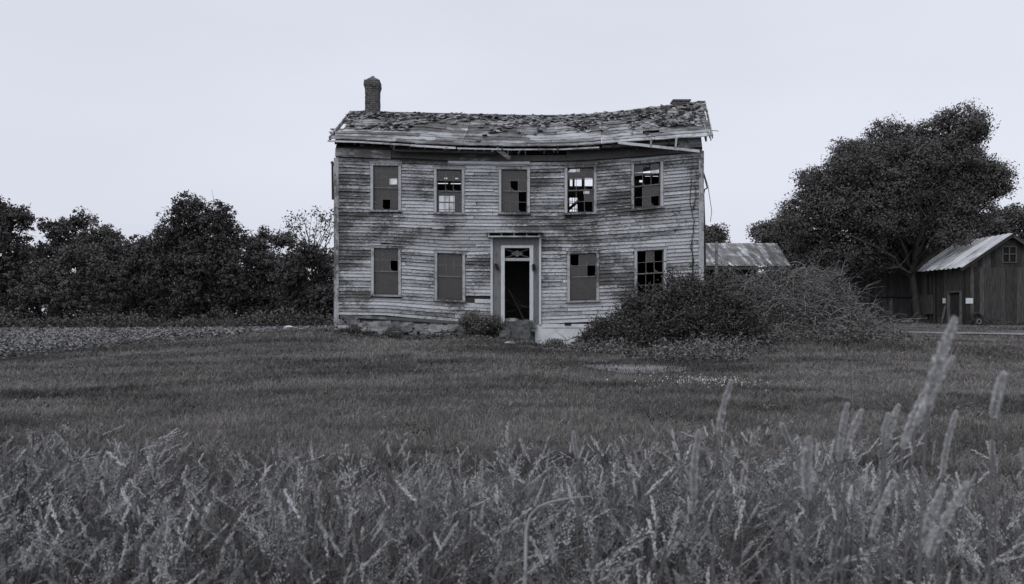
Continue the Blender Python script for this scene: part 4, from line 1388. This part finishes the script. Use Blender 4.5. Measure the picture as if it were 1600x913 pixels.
# ------------------------------------------------------------------ soybean field
rs = np.random.RandomState(61)
n = 150000
Yv = 14 * (88 / 14) ** rs.rand(n)
X = -12.9 - rs.rand(n) ** 1.0 * (.75 * Yv - 9).clip(2, 60)
keep = np.abs(X / Yv) < .78
X, Yv = X[keep], Yv[keep]
row = .76
Xr = np.round(X / row) * row + rs.normal(size=len(X)) * .16
edge = -12.9 + (vnoise(Yv * .4, Yv * 0) - .5) * .9
k2 = Xr < edge; Xr, Yv = Xr[k2], Yv[k2]
dens = vnoise(Xr * 2.2, Yv * 2.2)
Z = H(Xr, Yv) + .06 + rs.rand(len(Xr)) ** .6 * (.16 + .2 * dens)
v, f = leaf_quads(np.stack((Xr, Yv, Z), -1), .085 * np.clip(Yv / 24, .9, 3.2), .55, .75, rs)
mb = MB(); mb.add(v, f, 0, np.repeat(rs.rand(len(Xr)), 4))
o = mb.build('soybean_field', M['leaf_soy']); tag(o, 'rows of low leafy crop in the field left of the lawn', 'crop field', kind='stuff')

# ------------------------------------------------------------------ lawn
rs = np.random.RandomState(71)
def blades(n, Y0, Y1, hfun, wfun, xm=.74, bend=.5, rs=rs, mask=None):
    Yv = Y0 * (Y1 / Y0) ** rs.rand(n); X = rs.uniform(-xm, xm, n) * (Yv + 1.0)
    if mask is not None:
        k_ = mask(X, Yv); X, Yv = X[k_], Yv[k_]
    n = len(X)
    Z = H(X, Yv); hgt = hfun(X, Yv) * rs.uniform(.5, 1.3, n); w_ = wfun(Yv) * rs.uniform(.6, 1.3, n)
    th = rs.uniform(0, 2 * math.pi, n); ln = rs.normal(size=(n, 2)) * bend * hgt[:, None] * .5
    ln[:, 0] += hgt * .15
    dx = np.cos(th) * w_ / 2; dy = np.sin(th) * w_ / 2
    z_ = np.zeros(n)
    b0 = np.stack((X - dx, Yv - dy, Z - .01), -1); b1 = np.stack((X + dx, Yv + dy, Z - .01), -1)
    m0 = np.stack((X - dx * .8 + ln[:, 0] * .35, Yv - dy * .8 + ln[:, 1] * .35, Z + hgt * .6), -1)
    m1 = np.stack((X + dx * .8 + ln[:, 0] * .35, Yv + dy * .8 + ln[:, 1] * .35, Z + hgt * .6), -1)
    tp = np.stack((X + ln[:, 0], Yv + ln[:, 1], Z + hgt * rs.uniform(.75, 1, n)), -1)
    V = np.stack((b0, b1, m1, m0, tp), 1).reshape(-1, 3)
    i5 = np.arange(n)[:, None] * 5
    return V, i5 + np.array((0, 1, 2, 3)), i5 + np.array((3, 2, 4)), X, Yv
def lawn_h(X, Y):
    h = .07 + .10 * fbm(X * .5, Y * .5)
    h = h + .22 * np.exp(-(((X - 12) / 4.5) ** 2 + ((Y - 23) / 2.6) ** 2)) 
    h = h * (.4 + .6 * np.clip((25.2 - Y) / 2, 0, 1)) if False else h
    h = h * (1 - .75 * np.exp(-((Y - 25.7) / .5) ** 2) * (np.abs(X) < 6.5))
    return h * .62 + .10 * np.clip((7.5 - Y) / 3, 0, 1)
def lawn_mask(X, Y):
    inhouse = (X > XL) & (X < XR) & (Y > 25.95) & (Y < 31.6)
    soy = X < -12.7
    bare = (((X - 2.6) / 1.1) ** 2 + ((Y - 16.55) / .62) ** 2) < .45 + 2.2 * (fbm(X * 3, Y * 5) - .5)
    yt = np.interp(X, (14.5, 18, 22, 26, 34), (36.5, 35.6, 34.6, 33.6, 32))
    tr = (X > 15) & (np.abs(Y - yt) < .8)
    barn_ = (X > 25.6) & (Y > 45) & (Y < 50)
    return ~(inhouse | soy | bare | tr | barn_)
mb = MB()
V, q4, q3, X, Yv = blades(480000, 4.0, 52, lawn_h, lambda Y: .0045 * np.clip(Y / 7, 1, 6), bend=1.6, rs=rs, mask=lawn_mask)
tone = (fbm(X * .3, Yv * .8) - .5) * 1.5 + (fbm(X * 1.1 + 30, Yv * 2.2) - .5) * 1.1 + rs.rand(len(X)) * .8 + .08
mb.v.append(V); mb.f4.append(q4); mb.f3.append(q3); mb.m4.append(np.zeros(len(q4))); mb.m3.append(np.zeros(len(q3))); mb.s4.append(np.zeros(len(q4))); mb.s3.append(np.zeros(len(q3)))
mb.r.append(np.repeat(np.clip(tone, 0, 1), 5)); mb.n += len(V)
o = mb.build('lawn', M['grass']); tag(o, 'rough grass of the yard between the tall weeds and the farmhouse', 'grass', kind='stuff')

# coarser tufts and low weeds
rs = np.random.RandomState(72)
mb = MB()
tx = rs.uniform(-13, 20, 900); ty = rs.uniform(7, 27, 900)
ok = lawn_mask(tx, ty) & (fbm(tx * .4 + 9, ty * .7) > .47); tx, ty = tx[ok], ty[ok]
n = 34; nt_ = len(tx)
rr = rs.uniform(.05, .22, nt_); th = rs.uniform(0, 6.28, (nt_, n)); q = np.sqrt(rs.rand(nt_, n)) * rr[:, None]
X = (tx[:, None] + np.cos(th) * q * 1.6).ravel(); Yv = (ty[:, None] + np.sin(th) * q).ravel()
Z = H(X, Yv) + rs.rand(len(X)) * np.repeat(rr, n) * .8
v, f = leaf_quads(np.stack((X, Yv, Z), -1), .07, 0, .22, rs); mb.add(v, f, 0, np.repeat(np.repeat(rs.rand(nt_) ** 1.4, n) * .75 + rs.rand(len(X)) * .25, 4))
o = mb.build('weed_tufts', M['grass']); tag(o, 'scattered coarse tufts of weeds in the lawn', 'weeds', kind='stuff')

# clover heads
n = 380
X = rs.normal(3.4, .5, n); Yv = rs.normal(13.9, .35, n)
k3 = rs.rand(n) < .8
X = np.where(k3, X, rs.uniform(-10, 12, n)); Yv = np.where(k3, Yv, rs.uniform(9, 22, n))
v, f = leaf_quads(np.stack((X, Yv, H(X, Yv) + .09), -1), .022, 0, .9, rs)
mb = MB(); mb.add(v, f, 0, np.repeat(rs.rand(n), 4))
o = mb.build('clover_flowers', M['flower']); tag(o, 'tiny white clover heads scattered in the lawn', 'flowers', kind='stuff')

# ------------------------------------------------------------------ brush pile and thicket
def heap(name, label, outline, Y, depth, n, leaf, mat, twmat, ntw, twlen, twr, seed, clump=.22, group=None, arch=.5, gap=.0, twup=.6):
    rs = np.random.RandomState(seed)
    ox = np.array([p[0] for p in outline], float); oy = np.array([p[1] + (11 if 'pile' in name else 4) for p in outline], float)
    wx = (ox - 800) / F * Y; wz = EYE - (oy - HZ) / F * Y
    cx = (wx[0] + wx[-1]) / 2
    root = thing(name, label, 'brush pile' if 'pile' in name else 'thicket', (cx, Y, h1(cx, Y)), group)
    per = 24; nc = n // per
    X = rs.uniform(wx[0], wx[-1], nc); v_ = rs.uniform(-1, 1, nc)
    top = np.interp(X, wx, wz)
    top = top + (vnoise(X * 1.9 + seed, v_ * 2) - .5) * .75 + (vnoise(X * 5 + seed, v_ * 4) - .5) * .35
    g0 = H(X, Y + v_ * depth)
    hgt = (top - g0).clip(.1) * np.sqrt(np.clip(1 - v_ ** 2, 0, 1)) ** 1.0
    hgt = hgt * (.36 + 1.15 * fbm(X * 1.7, v_ * 2.5 + seed))
    zz = g0 + hgt * np.where(rs.rand(nc) < .65, rs.uniform(.8, 1, nc), rs.rand(nc))
    cc = np.stack((X, Y + v_ * depth, zz), -1)
    off = rs.normal(size=(nc, per, 3)) * clump * .6
    pts = (cc[:, None] + off).reshape(-1, 3)
    pts[:, 2] = np.maximum(pts[:, 2], H(pts[:, 0], pts[:, 1]) + .02)
    v, f = leaf_quads(pts, leaf, .3, .5, rs)
    mb = MB(); mb.add(v, f, 0, np.repeat((np.repeat(rs.rand(nc), per) * .6 + rs.rand(nc * per) * .4), 4))
    mb.build('leaves', mat, root)
    tb = MB()
    for q in range(ntw):
        k_ = rs.randint(nc)
        a = cc[k_].copy(); a[1] -= rs.uniform(0, .3)
        a[2] += clump * rs.uniform(0, .8)
        L_ = rs.uniform(.4, 1) * twlen; d = np.array((rs.normal(), rs.normal() * .5 - .3, rs.uniform(-.2, 1) * twup)); d /= np.linalg.norm(d)
        t_ = np.linspace(0, 1, 9)[:, None]
        p = a + d * L_ * t_ + np.array((0, 0, -1)) * arch * L_ * t_ ** 2 * rs.uniform(.2, 1) + np.cumsum(rs.normal(size=(9, 3)), 0) * .02 * L_
        r_ = rs.uniform(.5, 1.3) * twr
        tb.tube(p, np.linspace(r_, r_ * .35, 9), 4)
        for w in range(rs.randint(0, 4)):
            s0 = p[rs.randint(3, 8)]; branch(tb, s0, s0 + (d + rs.normal(size=3) * .6) * L_ * .35, r_ * .5, r_ * .2, .2, 5, 3, rs)
    tb.build('twigs', twmat, root)
    return root
heap('brush_pile', 'dark leafy heap of cut branches under the lower right window of the farmhouse',
     [(912, 535), (925, 506), (960, 486), (1000, 464), (1040, 446), (1075, 440), (1110, 442), (1145, 455), (1170, 482), (1190, 532)], 23.9, 1.3, 60000, .085, M['leaf_brush'], M['bark'], 110, 1.0, .014, 81)
heap('bramble_thicket', 'sprawling thicket of pale arching canes between the brush heap and the sheds',
     [(1090, 470), (1130, 446), (1175, 428), (1230, 424), (1280, 432), (1310, 450), (1335, 475), (1360, 500), (1385, 535)], 27.2, 1.9, 62000, .08, M['leaf_thicket'], M['twig'], 620, 1.5, .010, 82, arch=1.1, twup=1.2)
heap('bramble_thicket', 'low weedy mound in front of the thicket of pale canes at right',
     [(1150, 560), (1190, 528), (1250, 518), (1310, 516), (1370, 528), (1420, 560)], 25.2, 1.5, 26000, .09, M['leaf_thicket'], M['twig'], 90, .8, .008, 83, arch=.8)
# branches and logs sticking out of the heap
rs = np.random.RandomState(84)
for (a, b_, r_, lab) in (((1100, 516), (1150, 521), .035, 'thick grey branch lying low along the foot of the dark leafy heap'), ((1060, 512), (1098, 516), .02, 'thin stick at the foot of the heap, left of the thick grey branch'),
                         ((1120, 455), (1155, 447), .03, 'dark branch sticking out near the top of the dark leafy heap'), ((1025, 506), (1068, 500), .022, 'branch slanting out of the left half of the leafy heap'),
                         ((1150, 512), (1168, 495), .02, 'short forked stick standing where the heap meets the thicket'), ((1290, 515), (1330, 525), .02, 'dark stick lying on the weedy mound at right')):
    mb = MB(); q0 = P(a[0], a[1], 22.45); q1 = P(b_[0], b_[1], 22.7)
    p = branch(mb, q0, q1, r_, r_ * .6, .08, 8, 6, rs)
    branch(mb, p[4], p[4] + (q1 - q0) * .3 + np.array((0, -.05, .12)), r_ * .6, r_ * .3, .1, 5, 5, rs)
    o = mb.build('broken_branch', M['bark']); tag(o, lab, 'branch', 'broken branches in the brush heap')

# leaf litter spread before the heap
rs = np.random.RandomState(85)
n = 42000
X = rs.uniform(.3, 8.2, n); Yv = rs.uniform(17.6, 25.3, n)
dn = fbm(X * 1.1, Yv * 1.3)
k4 = (X < 6.8 - (Yv < 20) * 1.2) & ((Yv < 24.4) | (X > 3.3)) & (dn > .45) & (Yv > 18.0 + 6.4 * np.clip((3.0 - X) / 2.6, 0, 1)) & (Yv > 17.6 + 1.1 * (X - 4.6).clip(0))
X, Yv, dn = X[k4], Yv[k4], dn[k4]
Z = H(X, Yv) + .06 + (dn - .47) * 1.5 * rs.rand(len(X))
v, f = leaf_quads(np.stack((X, Yv, Z), -1), .085, .4, .45, rs)
mb = MB(); mb.add(v, f, 0, np.repeat(rs.rand(len(X)), 4))
o = mb.build('leaf_litter', M['leaf_litter']); tag(o, 'withered leaves strewn on the grass before the brush heap', 'leaf litter', kind='stuff')
# straw and debris along the house foot
n = 7000
X = rs.uniform(-6.1, .6, n); Yv = 25.6 - np.abs(rs.normal(size=n)) * .4
Z = H(X, Yv) + rs.rand(n) * .16 * fbm(X * 2, Yv)
v, f = leaf_quads(np.stack((X, Yv, Z), -1), .13, .3, .22, rs)
mb = MB(); mb.add(v, f, 0, np.repeat(rs.rand(n) ** 2, 4))
o = mb.build('dry_weeds', M['leaf_litter']); tag(o, 'dry straw and weeds heaped along the foundation of the farmhouse', 'weeds', kind='stuff')

def bushlet(px, py, Y, rx, ry, n, label, mat='leaf_thicket', seed=1, leaf=.06):
    rs = np.random.RandomState(seed)
    x = P(px, 0, Y)[0]; z0 = h1(x, Y); k = Y / F
    root = thing('weed_bush', label, 'bush', (x, Y, z0))
    c = P(px, py, Y)
    lobes = [(c + np.array((rs.uniform(-.6, .6) * rx * k, rs.uniform(-.2, .2), rs.uniform(-.5, .5) * ry * k)), np.array((rx * k * .42, .25, ry * k * rs.uniform(.3, .7)))) for _ in range(7)]
    pts, tn, cc = crown_points(lobes, n, .2, 20, rs, .35)
    pts[:, 2] = np.maximum(pts[:, 2], z0 + .02)
    v, f = leaf_quads(pts, leaf, .2, .6, rs); mb = MB(); mb.add(v, f, 0, np.repeat(tn, 4)); mb.build('leaves', M[mat], root)
    tb = MB()
    for q in range(10):
        branch(tb, (x + rs.normal() * .1, Y, z0 - .03), cc[rs.randint(len(cc))], .012, .005, .1, 5, 4, rs)
    tb.build('stem', M['bark'], root)
bushlet(762, 505, 25.5, 32, 16, 7000, 'leafy weeds growing left of the doorway', seed=3)
bushlet(735, 500, 25.6, 16, 10, 2500, 'small tuft of weeds under the slipped siding, outermost left of the doorway', seed=4)
bushlet(870, 538, 24.6, 22, 5, 2000, 'low clump of weeds below the white painted foundation', seed=5)
bushlet(548, 522, 25.2, 22, 8, 2500, 'small weeds at the left corner of the farmhouse', 'leaf_brush', 6)
bushlet(610, 526, 25.0, 16, 6, 1800, 'small dark weed before the rubble foundation, left half', 'leaf_brush', 7)
bushlet(1398, 497, 50.5, 26, 8, 2500, 'low weeds along the foot of the board shed', seed=8, leaf=.12)

rs = np.random.RandomState(88)
n = 5200
X = np.concatenate((rs.uniform(19.6, 25.4, n // 2), rs.uniform(25.4, 31, n // 2))); Yv = np.where(np.arange(n) < n // 2, 51.7, 44.75) - np.abs(rs.normal(size=n)) * .3
Yv = np.where((X > 24.6) & (X < 25.5), rs.uniform(45, 50, n), Yv)
k5 = fbm(X * 1.1, Yv * .8) > .42; X, Yv = X[k5], Yv[k5]
Z = H(X, Yv) + rs.rand(len(X)) * .55 * fbm(X * 1.5, Yv)
v, f = leaf_quads(np.stack((X, Yv, Z), -1), .12, .1, .3, rs)
mb = MB(); mb.add(v, f, 0, np.repeat(rs.rand(len(X)), 4))
o = mb.build('barn_weeds', M['leaf_brush']); tag(o, 'weeds growing along the foot of the barn and board shed', 'weeds', kind='stuff')

# ground stones and the pale slab on the lawn
def stone(px, py, Y, w_, h_, label, mat='render', seed=1):
    rs = np.random.RandomState(seed); c = P(px, py, Y); z = h1(c[0], Y)
    mb = MB(); V = []
    nu, nv = 12, 6
    for v_ in range(nv + 1):
        ph = v_ / nv * math.pi
        for u in range(nu):
            a = u / nu * 2 * math.pi
            jj = 1 + rs.uniform(-.12, .12)
            V.append((c[0] + w_ / 2 * math.sin(ph) * math.cos(a) * jj, Y + w_ * .35 * math.sin(ph) * math.sin(a) * jj, z + .12 + h_ * .4 + h_ / 2 * math.cos(ph)))
    fs = [(v_ * nu + u, v_ * nu + (u + 1) % nu, (v_ + 1) * nu + (u + 1) % nu, (v_ + 1) * nu + u) for v_ in range(nv) for u in range(nu)]
    mb.add(V, fs, 0, .8)
    o = mb.build('stone', M[mat]); tag(o, label, 'stone')
stone(451, 524, 28.2, .32, .10, 'flat white stone on the lawn left of the farmhouse', seed=1)
stone(797, 550, 21.5, .30, .10, 'flat pale grey stone in the grass in front of the doorway', 'stone', 2)
stone(572, 517, 25.2, .34, .16, 'grey rubble stone lying below the left lower window', 'stone', 3)
stone(538, 515, 25.4, .42, .18, 'grey rubble stone at the left corner of the farmhouse', 'stone', 4)

# ------------------------------------------------------------------ FOREGROUND MEADOW
rs = np.random.RandomState(91)
def ribbon(pts, w, side):
    """thin ribbon along pts (k,3); returns verts, quads"""
    k_ = len(pts); w = np.asarray(w)[:, None]
    V = np.concatenate((pts - side * w / 2, pts + side * w / 2))
    f = np.array([(i, i + 1, k_ + i + 1, k_ + i) for i in range(k_ - 1)])
    return V, f
def stalk_variant(kind, rs):
    """unit grass stalk ~1 m tall: list of (verts, quads, matindex)"""
    out_ = []
    lean = rs.uniform(.0, .16); az = rs.uniform(0, 6.28)
    t_ = np.linspace(0, 1, 8)
    droop = {'spike': .02, 'panicle': .09, 'nod': .2, 'open': .12}[kind] * rs.uniform(.5, 1.4)
    r_ = lean * t_ ** 1.5 + droop * np.clip(t_ - .7, 0, 1) ** 2 * 8
    z_ = t_ - droop * np.clip(t_ - .75, 0, 1) ** 2 * 6
    wig = rs.normal(size=8) * .006
    p = np.stack((np.cos(az) * r_ + wig, np.sin(az) * r_, z_), -1)
    side = np.array((math.cos(az + 1.3), math.sin(az + 1.3), 0))
    out_.append(ribbon(p, np.linspace(.0036, .0016, 8), side) + (1,))
    out_.append(ribbon(p, np.linspace(.0036, .0016, 8), np.array((-side[1], side[0], 0))) + (1,))
    # leaves
    for q in range(rs.randint(1, 4)):
        h0 = rs.uniform(.1, .6); a = rs.uniform(0, 6.28); L_ = rs.uniform(.2, .42)
        u = np.linspace(0, 1, 5); base_ = np.array([np.interp(h0, t_, p[:, k]) for k in range(3)])
        d = np.array((math.cos(a), math.sin(a), 0)); bd = rs.uniform(.2, 1.4)
        lp = base_ + d * (u * L_ * .6)[:, None] + np.array((0, 0, 1)) * (u * L_ * .8 - bd * L_ * u ** 2 * .7)[:, None]
        out_.append(ribbon(lp, np.array((.004, .007, .006, .004, .0008)), np.array((-d[1], d[0], .3))) + (0,))
    # head
    if kind == 'spike': nsp, hl, br_, sz = 95, rs.uniform(.06, .12), .004, .008
    elif kind == 'open': nsp, hl, br_, sz = 110, rs.uniform(.14, .24), .032, .0065
    elif kind == 'panicle': nsp, hl, br_, sz = 90, rs.uniform(.08, .15), .007, .008
    else: nsp, hl, br_, sz = 85, rs.uniform(.10, .18), .009, .009
    u = 1 - rs.rand(nsp) * hl
    c = np.stack([np.interp(u, t_, p[:, k]) for k in range(3)], -1)
    rel = (1 - u) / hl
    spread = br_ * (np.sin(np.clip(rel * .85 + .12, 0, 1) * math.pi) ** .6)
    o_ = rs.normal(size=(nsp, 3)); o_ /= np.linalg.norm(o_, axis=1)[:, None]
    c2 = c + o_ * spread[:, None] * rs.uniform(.4, 1, nsp)[:, None]
    if kind != 'spike': c2[:, 2] -= spread * .7
    tang = np.stack([np.interp(np.clip(u + .04, 0, 1.04), np.append(t_, 1.04), np.append(p[:, k], 2 * p[-1, k] - p[-2, k] if False else p[-1, k] + (p[-1, k] - p[-2, k]) * .28)) for k in range(3)], -1) - c
    tang /= np.linalg.norm(tang, axis=1)[:, None] + 1e-9
    dirv = o_ * (.35 if kind == 'spike' else .5) + tang
    dirv /= np.linalg.norm(dirv, axis=1)[:, None]
    sd_ = np.cross(dirv, rs.normal(size=(nsp, 3))); sd_ /= np.linalg.norm(sd_, axis=1)[:, None]
    A = dirv * sz * rs.uniform(.7, 1.3, nsp)[:, None]; B = sd_ * sz * .28
    V = np.stack((c2 - A * .6, c2 + B, c2 + A, c2 - B), 1).reshape(-1, 3)
    out_.append((V, np.arange(nsp * 4).reshape(nsp, 4), 2))
    return out_
variants = [stalk_variant(k_, rs) for k_ in ['spike'] * 10 + ['panicle'] * 18 + ['nod'] * 10 + ['open'] * 16]

mb = MB()
NS = 7200
Yv = np.sqrt(rs.uniform(1.55 ** 2, 6.6 ** 2, NS * 2)); X = rs.uniform(-.80, .80, NS * 2) * (Yv + .5)
# stands are patchy and thin out towards the lawn
den = fbm(X * 1.1 + 20, Yv * 1.1)
lim = 5.2 + 2.2 * (fbm(X * .6, X * 0 + 3) - .5) * 2
keep = (rs.rand(NS * 2) < np.clip(1.12 - (Yv / lim) ** 2 * .8, .0, 1)) & (den > .33)
X, Yv = X[keep][:NS], Yv[keep][:NS]
Z = H(X, Yv)
vi = rs.randint(0, len(variants), len(X))
patch = fbm(X * .9 + 5, Yv * .9 + 8)
hs = rs.uniform(.36, .92, len(X)) * (.70 + .60 * patch)
hs = np.where(rs.rand(len(X)) < .05, hs * 1.15, hs)
hs *= np.clip(1.0 - (Yv - 3.4).clip(0) * .13, .5, 1)
# keep the nearest ones below the eye
hs = np.where(Yv < 2.3, hs * .92, hs)
for v_ in range(len(variants)):
    idx = np.where(vi == v_)[0]
    if len(idx) == 0: continue
    th = rs.normal(.3, .9, len(idx)); s = hs[idx]
    ct, sn = np.cos(th), np.sin(th)
    tl = rs.normal(.10, .13, len(idx)) + (rs.rand(len(idx)) < .06) * rs.uniform(.3, .9, len(idx)) + (fbm(X[idx] * .8, Yv[idx] * .8) - .5) * .8; tl2 = rs.normal(0, .08, len(idx))
    tone = rs.rand(len(idx)) ** 1.5 * .8 + (fbm(X[idx] * 1.3 + 3, Yv[idx] * 1.3) - .4) * .8
    for (V, fq, mi) in variants[v_]:
        k_ = len(V)
        # head size keeps its real size, height scales the stalk
        x = V[None, :, 0] * ct[:, None] - V[None, :, 1] * sn[:, None]
        y = V[None, :, 0] * sn[:, None] + V[None, :, 1] * ct[:, None]
        z = V[None, :, 2] * s[:, None]
        W_ = np.stack((X[idx][:, None] + x + z * tl[:, None], Yv[idx][:, None] + y + z * tl2[:, None], Z[idx][:, None] + z - .02), -1)
        FF = (fq[None] + (np.arange(len(idx)) * k_)[:, None, None]).reshape(-1, fq.shape[1])
        mb.add(W_.reshape(-1, 3), FF, mi, np.repeat(np.clip(tone + rs.normal(size=len(idx)) * .15, 0, 1), k_))
# blades between the stalks
for (n_, Y0, Y1, hm, wd) in ((75000, 1.4, 7.5, .36, .0048),):
    V, q4, q3, bx, by = blades(n_, Y0, Y1, lambda X_, Y_: hm * (.7 + .6 * fbm(X_ * .9 + 5, Y_ * .9 + 8)) * np.clip(1.25 - (Y_ / 7.0) ** 1.5, .22, 1), lambda Y_: wd + 0 * Y_, .8, .8, rs)
    tone = rs.rand(len(bx))
    mb.v.append(V); mb.f4.append(q4 + mb.n); mb.f3.append(q3 + mb.n); mb.m4.append(np.zeros(len(q4))); mb.m3.append(np.zeros(len(q3))); mb.s4.append(np.zeros(len(q4))); mb.s3.append(np.zeros(len(q3)))
    mb.r.append(np.repeat(tone, 5)); mb.n += len(V)
o = mb.build('meadow_grass', [M['blade'], M['stem'], M['head']])
tag(o, 'tall seeding meadow grass filling the foreground', 'grass', kind='stuff')

# the tall stalks that stand out at right, one by one
def tall_stalk(px_top, py_top, px_low, py_low, Y, rad, label):
    """a stalk whose dense spike runs from (px_low, py_low) up to (px_top, py_top)"""
    rs = np.random.RandomState(int(px_top * 7 + py_top))
    T = P(px_top, py_top, Y); Lo = P(px_low, py_low, Y)
    bx = Lo[0] - (T[0] - Lo[0]) * 1.1
    z0 = h1(bx, Y)
    root = thing('grass_stalk', label, 'grass stalk', (bx, Y, z0), 'tall seeding stalks in the foreground')
    t_ = np.linspace(0, 1, 10)[:, None]
    B = np.array((bx, Y, z0 - .02))
    st = MB()
    p = (1 - t_) ** 2 * B + 2 * t_ * (1 - t_) * (B * .35 + Lo * .65 + np.array((-.01, 0, .02))) + t_ ** 2 * Lo
    st.tube(np.concatenate((p, [T * .9 + Lo * .1])), np.concatenate((np.linspace(.003, .002, 10), [.001])), 5, 0, .4)
    for q in range(2):
        a = rs.uniform(0, 6.28); s0 = p[rs.randint(2, 6)]; u = np.linspace(0, 1, 6)[:, None]; L_ = rs.uniform(.2, .35)
        d = np.array((math.cos(a), math.sin(a) * .5, 0))
        V, f = ribbon(s0 + d * L_ * .7 * u + np.array((0, 0, L_)) * (u - .8 * u ** 2), np.array((.005, .009, .008, .006, .004, .001)), np.array((-d[1], d[0], .4)))
        st.add(V, f, 1, .5)
    st.build('stem', [M['stem'], M['blade']], root)
    L_ = np.linalg.norm(T - Lo); n = int(900 + L_ * 9500)
    u = rs.rand(n); bow = np.array((.03, 0, 0)) * L_
    c = Lo + (T - Lo) * u[:, None] + np.sin(u * math.pi)[:, None] * bow * (-1)
    prof_ = rad * np.clip(np.sin(np.clip(u * .88 + .08, 0, 1) * math.pi), .05, 1) ** .5 * (1 + .25 * np.sin(u * 40 + rs.rand() * 6))
    o_ = rs.normal(size=(n, 3)); o_ /= np.linalg.norm(o_, axis=1)[:, None]
    c2 = c + o_ * (prof_ * rs.uniform(.3, 1, n))[:, None]
    ax = (T - Lo) / L_
    dv = ax * 1.0 + o_ * .9; dv /= np.linalg.norm(dv, axis=1)[:, None]
    sd_ = np.cross(dv, rs.normal(size=(n, 3))); sd_ /= np.linalg.norm(sd_, axis=1)[:, None]
    A = dv * .006; Bq = sd_ * .0019
    V = np.stack((c2 - A * .6, c2 + Bq, c2 + A, c2 - Bq), 1).reshape(-1, 3)
    hd = MB(); hd.add(V, np.arange(n * 4).reshape(n, 4), 0, np.repeat(rs.rand(n), 4))
    hd.build('seed_head', M['big_head'], root)
ST = [
    (1492, 500, 1448, 645, 1.25, .0075, 'tallest blurred grass spike, reaching up to the barn door'),
    (1488, 560, 1430, 665, 1.5, .0055, 'slanting spike just below the tallest one at right'),
    (1458, 594, 1410, 700, 1.55, .0065, 'thick leaning spike left of the tallest one'),
    (1568, 585, 1552, 652, 1.5, .0065, 'blurred spike nearest the right edge'),
    (1494, 644, 1472, 745, 1.9, .0045, 'slender spike standing alone below the tallest pair at right'),
    (1404, 634, 1384, 702, 2.0, .006, 'right hand one of two plump spikes left of the thick leaning spike'),
    (1388, 648, 1380, 690, 2.0, .0045, 'short spike beside the plump one, mid right'),
    (1324, 632, 1312, 720, 1.9, .0055, 'upright spike, left of a close pair in the right part of the meadow'),
    (1346, 642, 1324, 700, 1.9, .0055, 'bent spike, right of a close pair in the right part of the meadow'),
    (1143, 596, 1122, 680, 1.8, .005, 'lone arching spike right of the middle'),
    (1222, 664, 1238, 700, 2.2, .0055, 'short spike leaning left, between the lone arching one and the close pair'),
    (1092, 675, 1084, 780, 1.7, .0055, 'long soft spike at the middle right, leftmost of the tall ones'),
    (1264, 686, 1262, 780, 1.5, .0085, 'wide fuzzy upright spike below the short left-leaning one'),
    (1396, 752, 1362, 840, 1.9, .0065, 'low plump spike slanting right near the bottom'),
    (1510, 756, 1452, 870, 1.6, .007, 'low spike slanting far right near the bottom corner'),
    (1474, 760, 1440, 860, 1.5, .007, 'low spike just left of the far-slanting one at the bottom corner'),
    (1550, 690, 1556, 740, 2.0, .005, 'short dim spike low beside the right edge'),
    (896, 676, 902, 716, 2.8, .006, 'single nodding spike in the middle of the foreground'),
    (656, 736, 664, 780, 2.5, .006, 'single upright spike left of the middle of the foreground'),
]
for a in ST: tall_stalk(*a)
# one thick arching stem low in the middle
mb = MB()
pp = np.array([P(822, 830, 2.3), P(828, 806, 2.3), P(842, 792, 2.3), P(862, 784, 2.3), P(895, 778, 2.32), P(925, 776, 2.35)])
b0 = np.array((P(815, 0, 2.3)[0], 2.3, h1(0, 2.3)))
pp = np.concatenate(([b0], pp))
mb.tube(pp, [.006, .005, .0045, .004, .0035, .003, .002], 6)
o = mb.build('arching_stem', M['twig']); tag(o, 'thick bare stem arching over to the right in the middle foreground', 'stem')
